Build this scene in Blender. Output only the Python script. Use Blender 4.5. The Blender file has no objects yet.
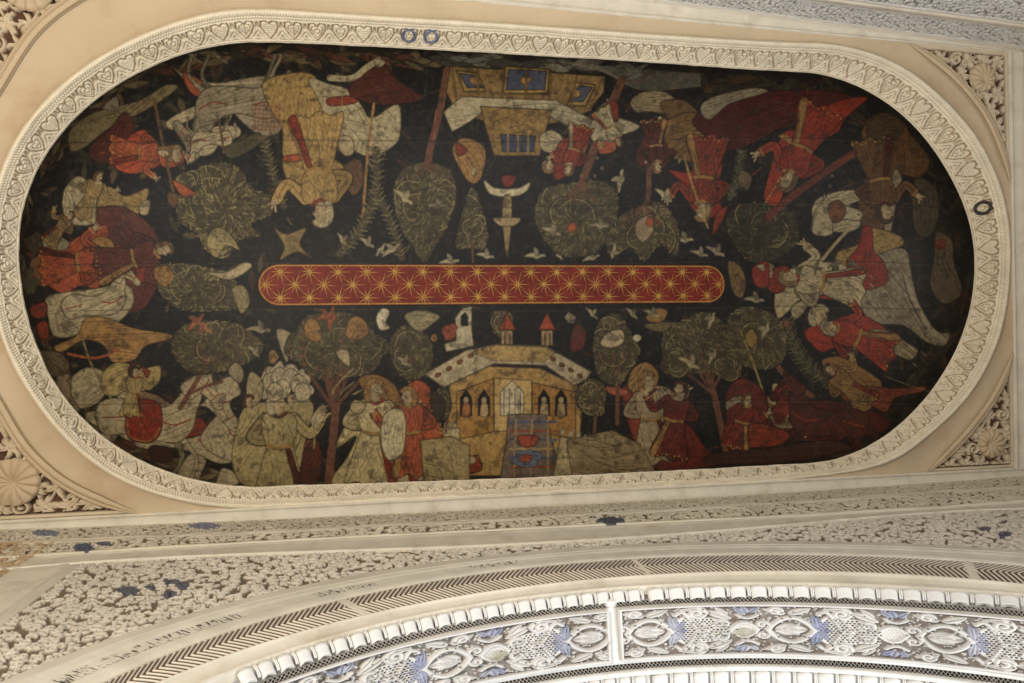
import bpy, math, random
import numpy as np
from mathutils import Matrix, Vector
rng = np.random.default_rng(7)
random.seed(7)
C = bpy.context.scene.collection
SC = bpy.context.scene
PI = math.pi
ZC = 6.6                      # height of the rim of the painted vault above the floor
# ------------------------------------------------------------------ camera
F_PX = 785.475
def _rot(rx, ry, rz):
    c, s = math.cos, math.sin
    Rx = np.array([[1,0,0],[0,c(rx),-s(rx)],[0,s(rx),c(rx)]])
    Ry = np.array([[c(ry),0,s(ry)],[0,1,0],[-s(ry),0,c(ry)]])
    Rz = np.array([[c(rz),-s(rz),0],[s(rz),c(rz),0],[0,0,1]])
    return Rz@Ry@Rx
CR = _rot(0.002, 0.185, 0.016)@np.diag([1.,-1.,-1.])
CP = np.array([-1.188, 0.476, ZC-5.0])
cd = bpy.data.cameras.new('camera'); cam = bpy.data.objects.new('camera', cd); C.objects.link(cam)
cd.sensor_width = 36; cd.lens = F_PX/1024*36; cd.clip_start = .05
M4 = np.eye(4); M4[:3,:3] = CR; M4[:3,3] = CP
cam.matrix_world = Matrix(M4.tolist()); SC.camera = cam
# ------------------------------------------------------------------ light and exposure
SC.view_settings.view_transform = 'Standard'; SC.view_settings.look = 'None'
SC.view_settings.gamma = 1; SC.view_settings.use_curve_mapping = False
SC.view_settings.exposure = 0.27
w = bpy.data.worlds.new('world'); SC.world = w; w.use_nodes = True
w.node_tree.nodes['Background'].inputs[0].default_value = (0.93, 0.96, 1.0, 1)
w.node_tree.nodes['Background'].inputs[1].default_value = 0.66
def area(name, loc, target, size, power, col):
    l = bpy.data.lights.new(name, 'AREA'); l.shape = 'RECTANGLE'; l.size, l.size_y = size; l.energy = power; l.color = col
    o = bpy.data.objects.new(name, l); C.objects.link(o); o.location = loc
    o.rotation_euler = (Vector(target)-Vector(loc)).to_track_quat('-Z','Y').to_euler(); return o
area('warm_floor_lamp', (-3.1, -0.9, 1.3), (-1.2, 0.0, 6.6), (.8,.8), 135, (1.0, .86, .68))
area('daylight_opening', (2.6, 3.2, 1.2), (0.6, -.4, 6.4), (2.6,1.6), 120, (.95, .98, 1.0))

# ------------------------------------------------------------------ helpers: measured outlines placed on their own planes
def ray(pts):
    pts = np.array(pts, float)
    return np.stack([(pts[:,0]-512)/F_PX, (341.5-pts[:,1])/F_PX, -np.ones(len(pts))], 1)@CR.T
def on_z(pts, z):
    d = ray(pts); return CP+d*((z+ZC-CP[2])/d[:,2])[:,None]-np.array([0,0,ZC])
def on_y(pts, y):
    d = ray(pts); return CP+d*((y-CP[1])/d[:,1])[:,None]-np.array([0,0,ZC])
def project(P):               # P (...,3) with z from the rim level
    q = (P+np.array([0,0,ZC])-CP)@CR
    return 512+F_PX*q[...,0]/-q[...,2], 341.5-F_PX*q[...,1]/-q[...,2]
def lin(c):
    c = np.asarray(c, float)/255.
    return np.where(c <= .04045, c/12.92, ((c+.055)/1.055)**2.4)
def fbm(n, m, cell, octaves=4, seed=0, per=False):
    r = np.random.default_rng(seed); out = np.zeros((n,m)); amp = 1.; tot = 0
    for o in range(octaves):
        c = max(cell/2**o, 1.); gn, gm = int(n/c)+3, int(m/c)+3
        g = r.random((gn,gm)); y = np.arange(n)/c; x = np.arange(m)/c
        yi = y.astype(int); xi = x.astype(int); fy = (y-yi)[:,None]; fx = (x-xi)[None]
        fy = fy*fy*(3-2*fy); fx = fx*fx*(3-2*fx)
        a = g[np.ix_(yi,xi)]*(1-fx)+g[np.ix_(yi,xi+1)]*fx; b = g[np.ix_(yi+1,xi)]*(1-fx)+g[np.ix_(yi+1,xi+1)]*fx
        out += amp*(a*(1-fy)+b*fy); tot += amp; amp *= .55
    return out/tot

# ------------------------------------------------------------------ materials
def mat(name, base, rough=.85, attr=False, var=.10, vscale=6., bump=.15, bscale=120., stain=None, spec=.25):
    m = bpy.data.materials.new(name); m.use_nodes = True; nt = m.node_tree; N = nt.nodes; L = nt.links
    bs = N['Principled BSDF']; bs.inputs['Roughness'].default_value = rough; bs.inputs['Specular IOR Level'].default_value = spec
    tc = N.new('ShaderNodeTexCoord')
    n1 = N.new('ShaderNodeTexNoise'); n1.inputs['Scale'].default_value = vscale; n1.inputs['Detail'].default_value = 6; L.new(tc.outputs['Object'], n1.inputs['Vector'])
    mr = N.new('ShaderNodeMapRange'); mr.inputs[1].default_value = .3; mr.inputs[2].default_value = .7; mr.inputs[3].default_value = 1-var; mr.inputs[4].default_value = 1+var*.6; L.new(n1.outputs['Fac'], mr.inputs[0])
    mx = N.new('ShaderNodeMix'); mx.data_type = 'RGBA'; mx.blend_type = 'MULTIPLY'; mx.inputs[0].default_value = 1
    if attr:
        at = N.new('ShaderNodeAttribute'); at.attribute_name = 'Col'; L.new(at.outputs['Color'], mx.inputs[6])
    else:
        b = lin(base); mx.inputs[6].default_value = (b[0], b[1], b[2], 1)
    L.new(mr.outputs[0], mx.inputs[7]); out = mx.outputs[2]
    if stain:
        n2 = N.new('ShaderNodeTexNoise'); n2.inputs['Scale'].default_value = stain[1]; n2.inputs['Detail'].default_value = 8; n2.inputs['Roughness'].default_value = .65; L.new(tc.outputs['Object'], n2.inputs['Vector'])
        r2 = N.new('ShaderNodeMapRange'); r2.inputs[1].default_value = .52; r2.inputs[2].default_value = .72; r2.inputs[4].default_value = stain[2]; L.new(n2.outputs['Fac'], r2.inputs[0])
        m2 = N.new('ShaderNodeMix'); m2.data_type = 'RGBA'; s = lin(stain[0]); m2.inputs[7].default_value = (s[0], s[1], s[2], 1)
        L.new(r2.outputs[0], m2.inputs[0]); L.new(out, m2.inputs[6]); out = m2.outputs[2]
    L.new(out, bs.inputs['Base Color'])
    if bump:
        n3 = N.new('ShaderNodeTexNoise'); n3.inputs['Scale'].default_value = bscale; n3.inputs['Detail'].default_value = 4; L.new(tc.outputs['Object'], n3.inputs['Vector'])
        bp = N.new('ShaderNodeBump'); bp.inputs['Strength'].default_value = bump; bp.inputs['Distance'].default_value = .004
        L.new(n3.outputs['Fac'], bp.inputs['Height']); L.new(bp.outputs[0], bs.inputs['Normal'])
    return m
M_plain = mat('beige_plaster', (204,184,153), var=.07, vscale=2.2, stain=((172,142,108), 3.2, .5))
M_rim = mat('cream_stucco', None, attr=True, var=.10, vscale=9)
M_stucco = mat('aged_stucco', None, attr=True, var=.12, vscale=5)
M_mould = mat('moulding_plaster', (222,214,196), var=.10, vscale=7, stain=((168,150,124), 5., .5))
M_white = mat('white_plaster', (226,224,219), var=.06, vscale=12, stain=((190,182,168), 16., .5))
M_paint = mat('painted_leather', None, attr=True, rough=.55, var=.14, vscale=14, bump=.35, bscale=60, spec=.3)

# ------------------------------------------------------------------ mesh builders
def tag(o, label=None, cat=None, group=None, kind=None):
    if label: o['label'] = label
    if cat: o['category'] = cat
    if group: o['group'] = group
    if kind: o['kind'] = kind
    return o
def empty(name, loc, label, cat, group=None):
    o = bpy.data.objects.new(name, None); C.objects.link(o); o.location = loc; o.empty_display_size = .1
    return tag(o, label, cat, group)
def normals(P, closed=False):
    if closed: du = np.roll(P,-1,0)-np.roll(P,1,0)
    else: du = np.gradient(P, axis=0)
    n = np.cross(du, np.gradient(P, axis=1)); return n/np.maximum(np.linalg.norm(n, axis=2, keepdims=True), 1e-9)
def sheet(name, P, m, col=None, parent=None, closed=False, H=None, toward=None, mask=None, smooth=True, thick=0):
    """grid of points (nu,nv,3), z from the rim level; H displaces along the normal towards the room"""
    P = np.array(P, float); tw = np.array(toward if toward is not None else (-1.0, .4, -4.))
    N = normals(P, closed)
    flip = np.sum(N*(tw-P)) < 0
    if flip: N = -N
    if H is not None:
        H = np.array(H); H[:,0] = np.minimum(H[:,0],-.003); H[:,-1] = np.minimum(H[:,-1],-.003)
        if not closed: H[0] = -.003; H[-1] = -.003
        P = P+N*H[...,None]
    nu, nv = P.shape[:2]
    O = np.array(parent.location) if parent is not None else None
    V = P.reshape(-1,3)+np.array([0,0,ZC])
    if O is None:
        O = V.mean(0); 
    V = V-O
    idx = np.arange(nu*nv).reshape(nu,nv)
    a = idx if closed else idx[:-1]
    b = np.roll(idx,-1,0) if closed else idx[1:]
    F = np.stack([a[:,:-1], b[:,:-1], b[:,1:], a[:,1:]], -1)
    if mask is not None:
        mk = mask.astype(bool); ma = mk if closed else mk[:-1]; mb = np.roll(mk,-1,0) if closed else mk[1:]
        F = F[ma[:,:-1]&mb[:,:-1]&mb[:,1:]&ma[:,1:]]
    F = F.reshape(-1,4)
    if flip: F = F[:,::-1]
    if mask is not None:
        used = np.zeros(len(V), bool); used[F.ravel()] = True; remap = np.cumsum(used)-1
        F = remap[F]; V = V[used]
        if col is not None: col = col.reshape(-1,3)[used]
    me = bpy.data.meshes.new(name)
    me.vertices.add(len(V)); me.vertices.foreach_set('co', V.astype(np.float32).ravel())
    me.loops.add(F.size); me.loops.foreach_set('vertex_index', np.ascontiguousarray(F).astype(np.int32).ravel())
    me.polygons.add(len(F)); me.polygons.foreach_set('loop_start', np.arange(0, F.size, 4, dtype=np.int32))
    me.polygons.foreach_set('loop_total', np.full(len(F), 4, np.int32))
    me.update(calc_edges=True)
    if smooth: me.polygons.foreach_set('use_smooth', np.ones(len(F), bool))
    if col is not None:
        ca = me.color_attributes.new('Col', 'FLOAT_COLOR', 'POINT')
        c4 = np.ones((len(V),4), np.float32); c4[:,:3] = col.reshape(-1,3); ca.data.foreach_set('color', c4.ravel())
    me.materials.append(m)
    o = bpy.data.objects.new(name, me); C.objects.link(o)
    if parent is None: o.location = O
    else: o.parent = parent
    return o
def loft(curves, sub, nu=None):
    """stack of polylines (nu,3) -> smooth-less grid, each span split in sub steps"""
    out = []
    for k in range(len(curves)-1):
        n = sub[k] if isinstance(sub, (list,tuple)) else sub
        for t in np.linspace(0, 1, n, endpoint=False): out.append(curves[k]*(1-t)+curves[k+1]*t)
    out.append(curves[-1]); return np.stack(out, 1)

# ------------------------------------------------------------------ relief tiles (height fields that wrap around)
class Tile:
    def __init__(s, W, H, n, wrapv=True):
        s.W, s.H, s.n = W, H, n; s.nx, s.ny = int(round(W*n)), int(round(H*n)); s.h = np.zeros((s.ny, s.nx)); s.wrapv = wrapv
        s.mask = {}
    def win(s, x0, y0, x1, y1):
        i0, i1 = int(math.floor(x0*s.n)), int(math.ceil(x1*s.n))+1; j0, j1 = int(math.floor(y0*s.n)), int(math.ceil(y1*s.n))+1
        i1 = min(i1, i0+s.nx)
        if s.wrapv: j1 = min(j1, j0+s.ny)
        else: j0 = max(j0,0); j1 = min(j1, s.ny)
        ii = np.arange(i0,i1); jj = np.arange(j0,j1)
        if len(jj) == 0: return None
        X, Y = np.meshgrid((ii+.5)/s.n, (jj+.5)/s.n); return np.ix_(jj%s.ny, ii%s.nx), X, Y
    def put(s, ix, val, mode, tagm=None, msk=None):
        if mode == 'max': s.h[ix] = np.maximum(s.h[ix], val)
        elif mode == 'sub': s.h[ix] = np.maximum(s.h[ix]-val, 0)
        elif mode == 'set': s.h[ix] = np.where(msk, val, s.h[ix])
        if tagm:
            a = s.mask.setdefault(tagm, np.zeros_like(s.h)); a[ix] = np.maximum(a[ix], (msk if msk is not None else val > .05)*1.)
    def stroke(s, pts, w, h=1., mode='max', tagm=None, taper=False):
        pts = np.array(pts, float); n = len(pts)
        for k in range(n-1):
            (x0,y0),(x1,y1) = pts[k], pts[k+1]; ww = w*(1-.7*k/n) if taper else w
            r = s.win(min(x0,x1)-ww, min(y0,y1)-ww, max(x0,x1)+ww, max(y0,y1)+ww)
            if r is None: continue
            ix, X, Y = r; dx, dy = x1-x0, y1-y0; t = np.clip(((X-x0)*dx+(Y-y0)*dy)/(dx*dx+dy*dy+1e-12), 0, 1)
            d = np.hypot(X-x0-t*dx, Y-y0-t*dy)/ww
            s.put(ix, h*np.sqrt(np.clip(1-d*d, 0, 1)), mode, tagm)
    def ell(s, cx, cy, a, b, rot=0, h=1., mode='max', tagm=None, flat=1.):
        R = max(a,b); r = s.win(cx-R, cy-R, cx+R, cy+R)
        if r is None: return
        ix, X, Y = r; c, q = math.cos(rot), math.sin(rot); x = (X-cx)*c+(Y-cy)*q; y = -(X-cx)*q+(Y-cy)*c
        d = (x/a)**2+(y/b)**2; s.put(ix, h*np.clip((1-d)*flat, 0, 1)**.5, mode, tagm)
    def leaf(s, x0, y0, x1, y1, w, h=1., vein=True, mode='max', tagm=None):
        L = math.hypot(x1-x0, y1-y0); r = s.win(min(x0,x1)-w, min(y0,y1)-w, max(x0,x1)+w, max(y0,y1)+w)
        if r is None: return
        ix, X, Y = r; ux, uy = (x1-x0)/L, (y1-y0)/L; t = ((X-x0)*ux+(Y-y0)*uy)/L; d = -(X-x0)*uy+(Y-y0)*ux
        wd = w*np.clip(4*t*(1-t), 0, 1)**.7*(1.15-.5*t)
        v = np.where((t > 0)&(t < 1), np.clip(1-(d/np.maximum(wd,1e-6))**2, 0, 1)**.5, 0)*h
        if vein: v = v*(1-.55*np.exp(-(d/(w*.16))**2))
        s.put(ix, v, mode, tagm)
    def spiral(s, cx, cy, r, w, a0=0, turns=1.6, sgn=1, h=1.):
        n = 26; t = np.linspace(0,1,n); ang = a0+sgn*t*turns*2*PI; rr = r*(1-.8*t)
        s.stroke(np.stack([cx+rr*np.cos(ang), cy+rr*np.sin(ang)],1), w, h)
    def flower(s, cx, cy, r, n=6, a0=0, h=1.):
        for k in range(n):
            a = a0+k*2*PI/n; s.leaf(cx+.12*r*math.cos(a), cy+.12*r*math.sin(a), cx+r*math.cos(a), cy+r*math.sin(a), r*(1.5/n if n > 4 else .3), h)
        s.ell(cx, cy, r*.2, r*.2, 0, h*1.05)
    def sample(s, U, V, arr=None):
        a = s.h if arr is None else arr
        x = np.mod(U*s.n-.5, s.nx); y = V*s.n-.5
        y = np.mod(y, s.ny) if s.wrapv else np.clip(y, 0, s.ny-1.001)
        xi = np.floor(x).astype(int); yi = np.floor(y).astype(int); fx = x-xi; fy = y-yi
        x1 = (xi+1)%s.nx; xi = xi%s.nx; y1 = (yi+1)%s.ny if s.wrapv else np.minimum(yi+1, s.ny-1); yi = yi%s.ny
        return (a[yi,xi]*(1-fx)+a[yi,x1]*fx)*(1-fy)+(a[y1,xi]*(1-fx)+a[y1,x1]*fx)*fy
def arabesque(seed, n=420, scale=1., bold=False):
    """one square metre-unit of interlaced scrolls, leaves and flowers"""
    r = random.Random(seed); T = Tile(1., 1., n); pts = []; rad = (.085 if bold else .06)*scale
    for _ in range(7000):
        x, y = r.random(), r.random()
        if all(min(abs(x-a),1-abs(x-a))**2+min(abs(y-b),1-abs(y-b))**2 > (1.5*rad)**2 for a,b in pts): pts.append((x,y))
    for k,(x,y) in enumerate(pts):                       # winding stems linking each motif with its neighbours
        nb = sorted(pts, key=lambda q: (min(abs(x-q[0]),1-abs(x-q[0])))**2+(min(abs(y-q[1]),1-abs(y-q[1])))**2)[1:3]
        for qx,qy in nb:
            dx, dy = (qx-x+.5)%1-.5, (qy-y+.5)%1-.5; t = np.linspace(0,1,9); bend = .35*np.sin(t*PI)*(1 if r.random()<.5 else -1)
            T.stroke(np.stack([x+dx*t-dy*bend, y+dy*t+dx*bend],1), rad*.15, .75)
    for k,(x,y) in enumerate(pts):
        c = r.random(); R_ = rad*r.uniform(.85,1.1)
        T.ell(x, y, R_*.98, R_*.98, 0, 1., mode='sub') if c < .75 else None
        if c < .38:
            T.spiral(x, y, R_*.82, R_*.17, r.random()*6.28, 1.5, r.choice((-1,1)))
            a = r.random()*6.28; T.leaf(x+R_*.8*math.cos(a), y+R_*.8*math.sin(a), x+R_*1.7*math.cos(a+.5), y+R_*1.7*math.sin(a+.5), R_*.3)
        elif c < .75: T.flower(x, y, R_*1.02, r.choice((4,5,6)), r.random()*3)
        else:
            for j in range(3):
                a = r.random()*6.28; T.leaf(x-R_*.3*math.cos(a), y-R_*.3*math.sin(a), x+R_*1.3*math.cos(a), y+R_*1.3*math.sin(a), R_*.36)
            T.ell(x, y, R_*.3, R_*.3, 0, 1.)
    return T
def openwork(seed, n=420):
    r = random.Random(seed); T = Tile(1., 1., n); g = 8; c = 1./g
    for i in range(g):
        for j in range(g):
            x, y = (i+.5*(j%2)+.5)*c+r.uniform(-.08,.08)*c, (j+.5)*c+r.uniform(-.08,.08)*c
            for a in (0,1.05,2.1): T.stroke([(x,y),(x+c*math.cos(a),y+c*math.sin(a))], .010, .7)
            k = (i+2*j)%5
            if k in (0,3): T.flower(x, y, c*.60, 6, r.random()*2); 
            elif k in (1,): T.ell(x,y,c*.5,c*.5,0,1.,mode='sub'); T.spiral(x, y, c*.42, c*.085, r.random()*6.28, 1.4, r.choice((-1,1))); T.leaf(x+c*.1,y-c*.4,x+c*.55,y-c*.6,c*.16)
            elif k == 2: T.flower(x, y, c*.62, 4, r.random()*2)
            else:
                for a in (.3,2.4,4.4): T.leaf(x,y,x+c*.62*math.cos(a),y+c*.62*math.sin(a),c*.2); T.ell(x+c*.3*math.cos(a+1),y+c*.3*math.sin(a+1),c*.13,c*.13,0,.9)
            T.ell(x+c*.5, y+c*.1, c*.12, c*.12, 0, .85); T.ell(x+c*.25, y+c*.5, c*.11, c*.11, 0, .85)
    return T
ARC = openwork(5)
ARA = arabesque(3, n=560, scale=.72); ARA.h = np.clip(ARA.h*1.25-.12,0,1); ARB = arabesque(11, bold=True, scale=.8)
def stucco_col(h, top, low):                            # darker tone in the cut-away parts, lime-white on the carved faces
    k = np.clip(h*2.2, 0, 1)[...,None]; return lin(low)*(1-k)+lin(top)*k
def to_sheet(nu, nv, u0, u1, v0, v1):
    return np.meshgrid(np.linspace(u0,u1,nu), np.linspace(v0,v1,nv), indexing='ij')

# ------------------------------------------------------------------ stadium plan of the vault
A_, B_, ZP = 3.163, 1.372, -.22                         # half length, half width, level of the plain ceiling under the rim
SX = A_-B_; PER = 4*SX+2*PI*B_
def stad(s):                                            # s in 0..1 -> point of the spine and outward direction
    d = (np.asarray(s)%1.)*PER; L = 2*SX; q = PI*B_
    sp = np.zeros(d.shape+(2,)); n = np.zeros(d.shape+(2,))
    m = d < L; sp[m,0] = -SX+d[m]; n[m,1] = -1                                            # top side, left to right
    m = (d >= L)&(d < L+q); a = -PI/2+(d[m]-L)/B_; sp[m,0] = SX; n[m,0] = np.cos(a); n[m,1] = np.sin(a)
    m = (d >= L+q)&(d < 2*L+q); sp[m,0] = SX-(d[m]-L-q); n[m,1] = 1
    m = d >= 2*L+q; a = PI/2+(d[m]-2*L-q)/B_; sp[m,0] = -SX; n[m,0] = np.cos(a); n[m,1] = np.sin(a)
    return sp, n
def inv(x, y):                                          # point -> (s, distance from the spine)
    L = 2*SX; q = PI*B_
    if abs(x) <= SX: return (((x+SX) if y < 0 else (L+q+SX-x))/PER, abs(y))
    if x > 0: return ((L+(math.atan2(y, x-SX)+PI/2)*B_)/PER, math.hypot(x-SX, y))
    a = math.atan2(y, x+SX)%(2*PI); return ((2*L+q+(a-PI/2)*B_)/PER, math.hypot(x+SX, y))
def ring_fn(px, z, smooth=.02):
    Q = sorted(inv(p[0], p[1]) for p in on_z(px, z)); S = np.array([q[0] for q in Q]); D = np.array([q[1] for q in Q])
    g = np.linspace(0,1,800,endpoint=False); v = np.interp(g, np.r_[S-1,S,S+1], np.r_[D,D,D])
    k = np.exp(-.5*(np.minimum(g,1-g)/smooth)**2); k /= k.sum(); v = np.real(np.fft.ifft(np.fft.fft(v)*np.fft.fft(k)))
    return lambda s: np.interp(np.asarray(s)%1., np.r_[g,1.], np.r_[v,v[0]])
inner_px = [(256,40),(187,53),(127,78),(67,125),(33,174),(17,228),(512,53),(768,70),(835,77),(878,97),(918,130),(948,174),(972,228),(975,271),(965,328),(935,385),(891,432),(854,455),(23,295),(37,351),(60,395),(92,430),(141,462),(195,481),(256,488),(512,480),(768,467),(384,46),(384,484.5),(640,60.5),(640,474)]
outer_px = [(256,10),(187,21),(133,42),(77,75),(37,113),(13,147),(512,25.5),(384,18),(640,35),(768,43),(855,50),(901,67),(942,100),(982,147),(1005,206),(1008,278),(998,338),(968,395),(925,435),(901,456),(840,471),(768,481),(640,488),(512,494.5),(384,500),(256,506),(174,497),(120,479),(75,446),(37,400),(0,328),(-9,270),(-8,215)]
R_in = ring_fn(inner_px, 0., .012); R_out = ring_fn(outer_px, ZP, .008)
arc_px = [(905,41),(955,77),(985,113),(1005,160),(1016,230),(1019,300),(1013,355),(995,395),(968,432),(945,456),(930,471),(141,514),(62,483),(25,450),(0,407),(0,83),(13,60),(33,30),(70,0)]
R_arc = ring_fn(arc_px, ZP, .004)
def ringpts(s, dist, z):
    sp, n = stad(s); P = np.zeros(sp.shape[:-1]+(3,)); P[...,:2] = sp+n*np.asarray(dist)[...,None]; P[...,2] = z; return P
# rectangle of the ceiling panel, in the plane ZP
tr, tr2 = on_z([(1007.5,52),(915,43)], ZP); TS = (tr[1]-tr2[1])/(tr[0]-tr2[0])*.9
XR = on_z([(1013,355)], ZP)[0,0]+.005; XL = -3.38
YB = on_z([(120,514.5)], ZP)[0,1]
def ytop(x): return tr[1]+(x-tr[0])*TS
WT = on_z([(639,0),(768,15.5),(905,33),(1012,48)], ZP); wf = np.polyfit(WT[:,0], WT[:,1], 1)
def ywall(x): return np.polyval(wf, x)
WA = on_z([(0,531),(141,525),(256,519),(384,513),(512,509),(640,503),(768,495),(900,483),(1017,477)], ZP)
fa = np.polyfit(WA[:,0], WA[:,1], 2); YW = float(np.median(WA[:,1]))+.004
def yfront(x): return np.polyval(fa, np.clip(x,-3.3,3.5))
XW = XR+.115

# ------------------------------------------------------------------ painted vault
exec_paint = True
VH = .86
class Art:                                              # the paint layer: flat areas, dark outlines, leaf strokes
    def __init__(s, x0, y0, x1, y1, k=2.):
        s.x0, s.y0, s.k = x0, y0, k; s.w, s.h = int((x1-x0)*k), int((y1-y0)*k); s.c = np.zeros((s.h, s.w, 3)); s.c[:] = lin((24,26,29))
    def win(s, x0, y0, x1, y1):
        i0, i1 = max(int((x0-s.x0)*s.k)-1,0), min(int((x1-s.x0)*s.k)+2, s.w); j0, j1 = max(int((y0-s.y0)*s.k)-1,0), min(int((y1-s.y0)*s.k)+2, s.h)
        if i1 <= i0 or j1 <= j0: return None
        X, Y = np.meshgrid((np.arange(i0,i1)+.5)/s.k+s.x0, (np.arange(j0,j1)+.5)/s.k+s.y0); return (slice(j0,j1), slice(i0,i1)), X, Y
    def blend(s, sl, a, col): s.c[sl] = s.c[sl]*(1-a[...,None])+(lin(col) if len(np.shape(col)) == 1 else col)*a[...,None]
    def stroke(s, pts, w, col, a=1.):
        pts = np.array(pts, float)
        if len(pts) > 2: pts = spline(pts, False, 6)
        r = s.win(pts[:,0].min()-w, pts[:,1].min()-w, pts[:,0].max()+w, pts[:,1].max()+w)
        if r is None: return
        sl, X, Y = r; D = np.full(X.shape, 1e9)
        for (x0,y0),(x1,y1) in zip(pts[:-1], pts[1:]):
            dx, dy = x1-x0, y1-y0; t = np.clip(((X-x0)*dx+(Y-y0)*dy)/(dx*dx+dy*dy+1e-9), 0, 1); D = np.minimum(D, np.hypot(X-x0-t*dx, Y-y0-t*dy))
        s.blend(sl, np.clip((w/2-D)*s.k+.5, 0, 1)*a, col)
    def fill(s, pts, col, smooth=True, line=.9, tex=.18, folds=0, fc=None):
        P = np.array(pts, float)
        if smooth: P = spline(P, True, 5)
        r = s.win(P[:,0].min()-2, P[:,1].min()-2, P[:,0].max()+2, P[:,1].max()+2)
        if r is None: return
        sl, X, Y = r; inside = np.zeros(X.shape, bool); D = np.full(X.shape, 1e9); n = len(P)
        for k in range(n):
            x0, y0 = P[k]; x1, y1 = P[(k+1)%n]
            if y0 != y1:
                cr = ((Y >= min(y0,y1))&(Y < max(y0,y1)))&(X < x0+(Y-y0)*(x1-x0)/(y1-y0)); inside ^= cr
            dx, dy = x1-x0, y1-y0; t = np.clip(((X-x0)*dx+(Y-y0)*dy)/(dx*dx+dy*dy+1e-9), 0, 1); D = np.minimum(D, np.hypot(X-x0-t*dx, Y-y0-t*dy))
        sd = np.where(inside, D, -D); a = np.clip(sd*s.k+.5, 0, 1)
        nz = 1+(NZ[sl]-.5)*2*tex; c = lin(col)[None,None]*nz[...,None]
        s.blend(sl, a, c)
        if line: s.blend(sl, np.clip((line-np.abs(sd-.3))*s.k*.8, 0, 1)*.75, (22,17,15))
        if folds:                                       # drapery lines that run along the shape
            c0 = P.mean(0); q = P-c0; _, _, vt = np.linalg.svd(q, full_matrices=False); ax, bx = vt[0], vt[1]; la = np.abs(q@ax).max(); lb = np.abs(q@bx).max()
            rr = random.Random(int(c0[0]*7+c0[1])); base = s.c[sl].copy(); cv = rr.uniform(-.35,.35)*lb; dk = fc or tuple(np.array(col)*.5); lt = tuple(np.clip(np.array(col)*1.18,0,255))
            for f in range(folds+3):
                o = lb*(-.85+1.7*(f+rr.uniform(.2,.8))/(folds+3)); m = rr.uniform(-.4,.4)*la; L = la*rr.uniform(.25,.6); g = rr.uniform(-.12,.12)*lb
                pp = [c0+ax*(m-L)+bx*(o-cv*.6+g), c0+ax*m+bx*(o+cv*.5), c0+ax*(m+L)+bx*(o*1.05-cv*.6-g)]
                s.stroke(pp, rr.uniform(.6,1.2), dk, .65); s.stroke([p_+bx*1.2 for p_ in pp], rr.uniform(.8,1.6), lt, .35)
            s.c[sl] = np.where((sd > .6)[...,None], s.c[sl], base)
    def ell(s, cx, cy, a, b, col, rot=0, line=.7, tex=.15, n=14, folds=0):
        t = np.arange(n)*2*PI/n; rr = random.Random(int(cx*11+cy)); jj = np.array([1+(rr.uniform(-.22,.22) if max(a,b) >= 5 else 0) for _ in range(n)]); x, y = a*np.cos(t)*jj, b*np.sin(t)*jj; folds = folds or (3 if max(a,b) >= 6 else 0); s.fill(np.stack([cx+x*math.cos(rot)-y*math.sin(rot), cy+x*math.sin(rot)+y*math.cos(rot)],1), col, True, line, tex, folds)
def spline(P, closed, k):
    P = np.asarray(P, float); n = len(P); t = np.linspace(0,1,k,endpoint=False)[:,None]; out = []
    for i in range(n if closed else n-1):
        g = (lambda j: P[j%n]) if closed else (lambda j: P[min(max(j,0),n-1)])
        p0,p1,p2,p3 = g(i-1),g(i),g(i+1),g(i+2)
        out.append(.5*((2*p1)+(-p0+p2)*t+(2*p0-5*p1+4*p2-p3)*t*t+(-p0+3*p1-3*p2+p3)*t**3))
    if not closed: out.append(P[-1:])
    return np.concatenate(out)
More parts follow.
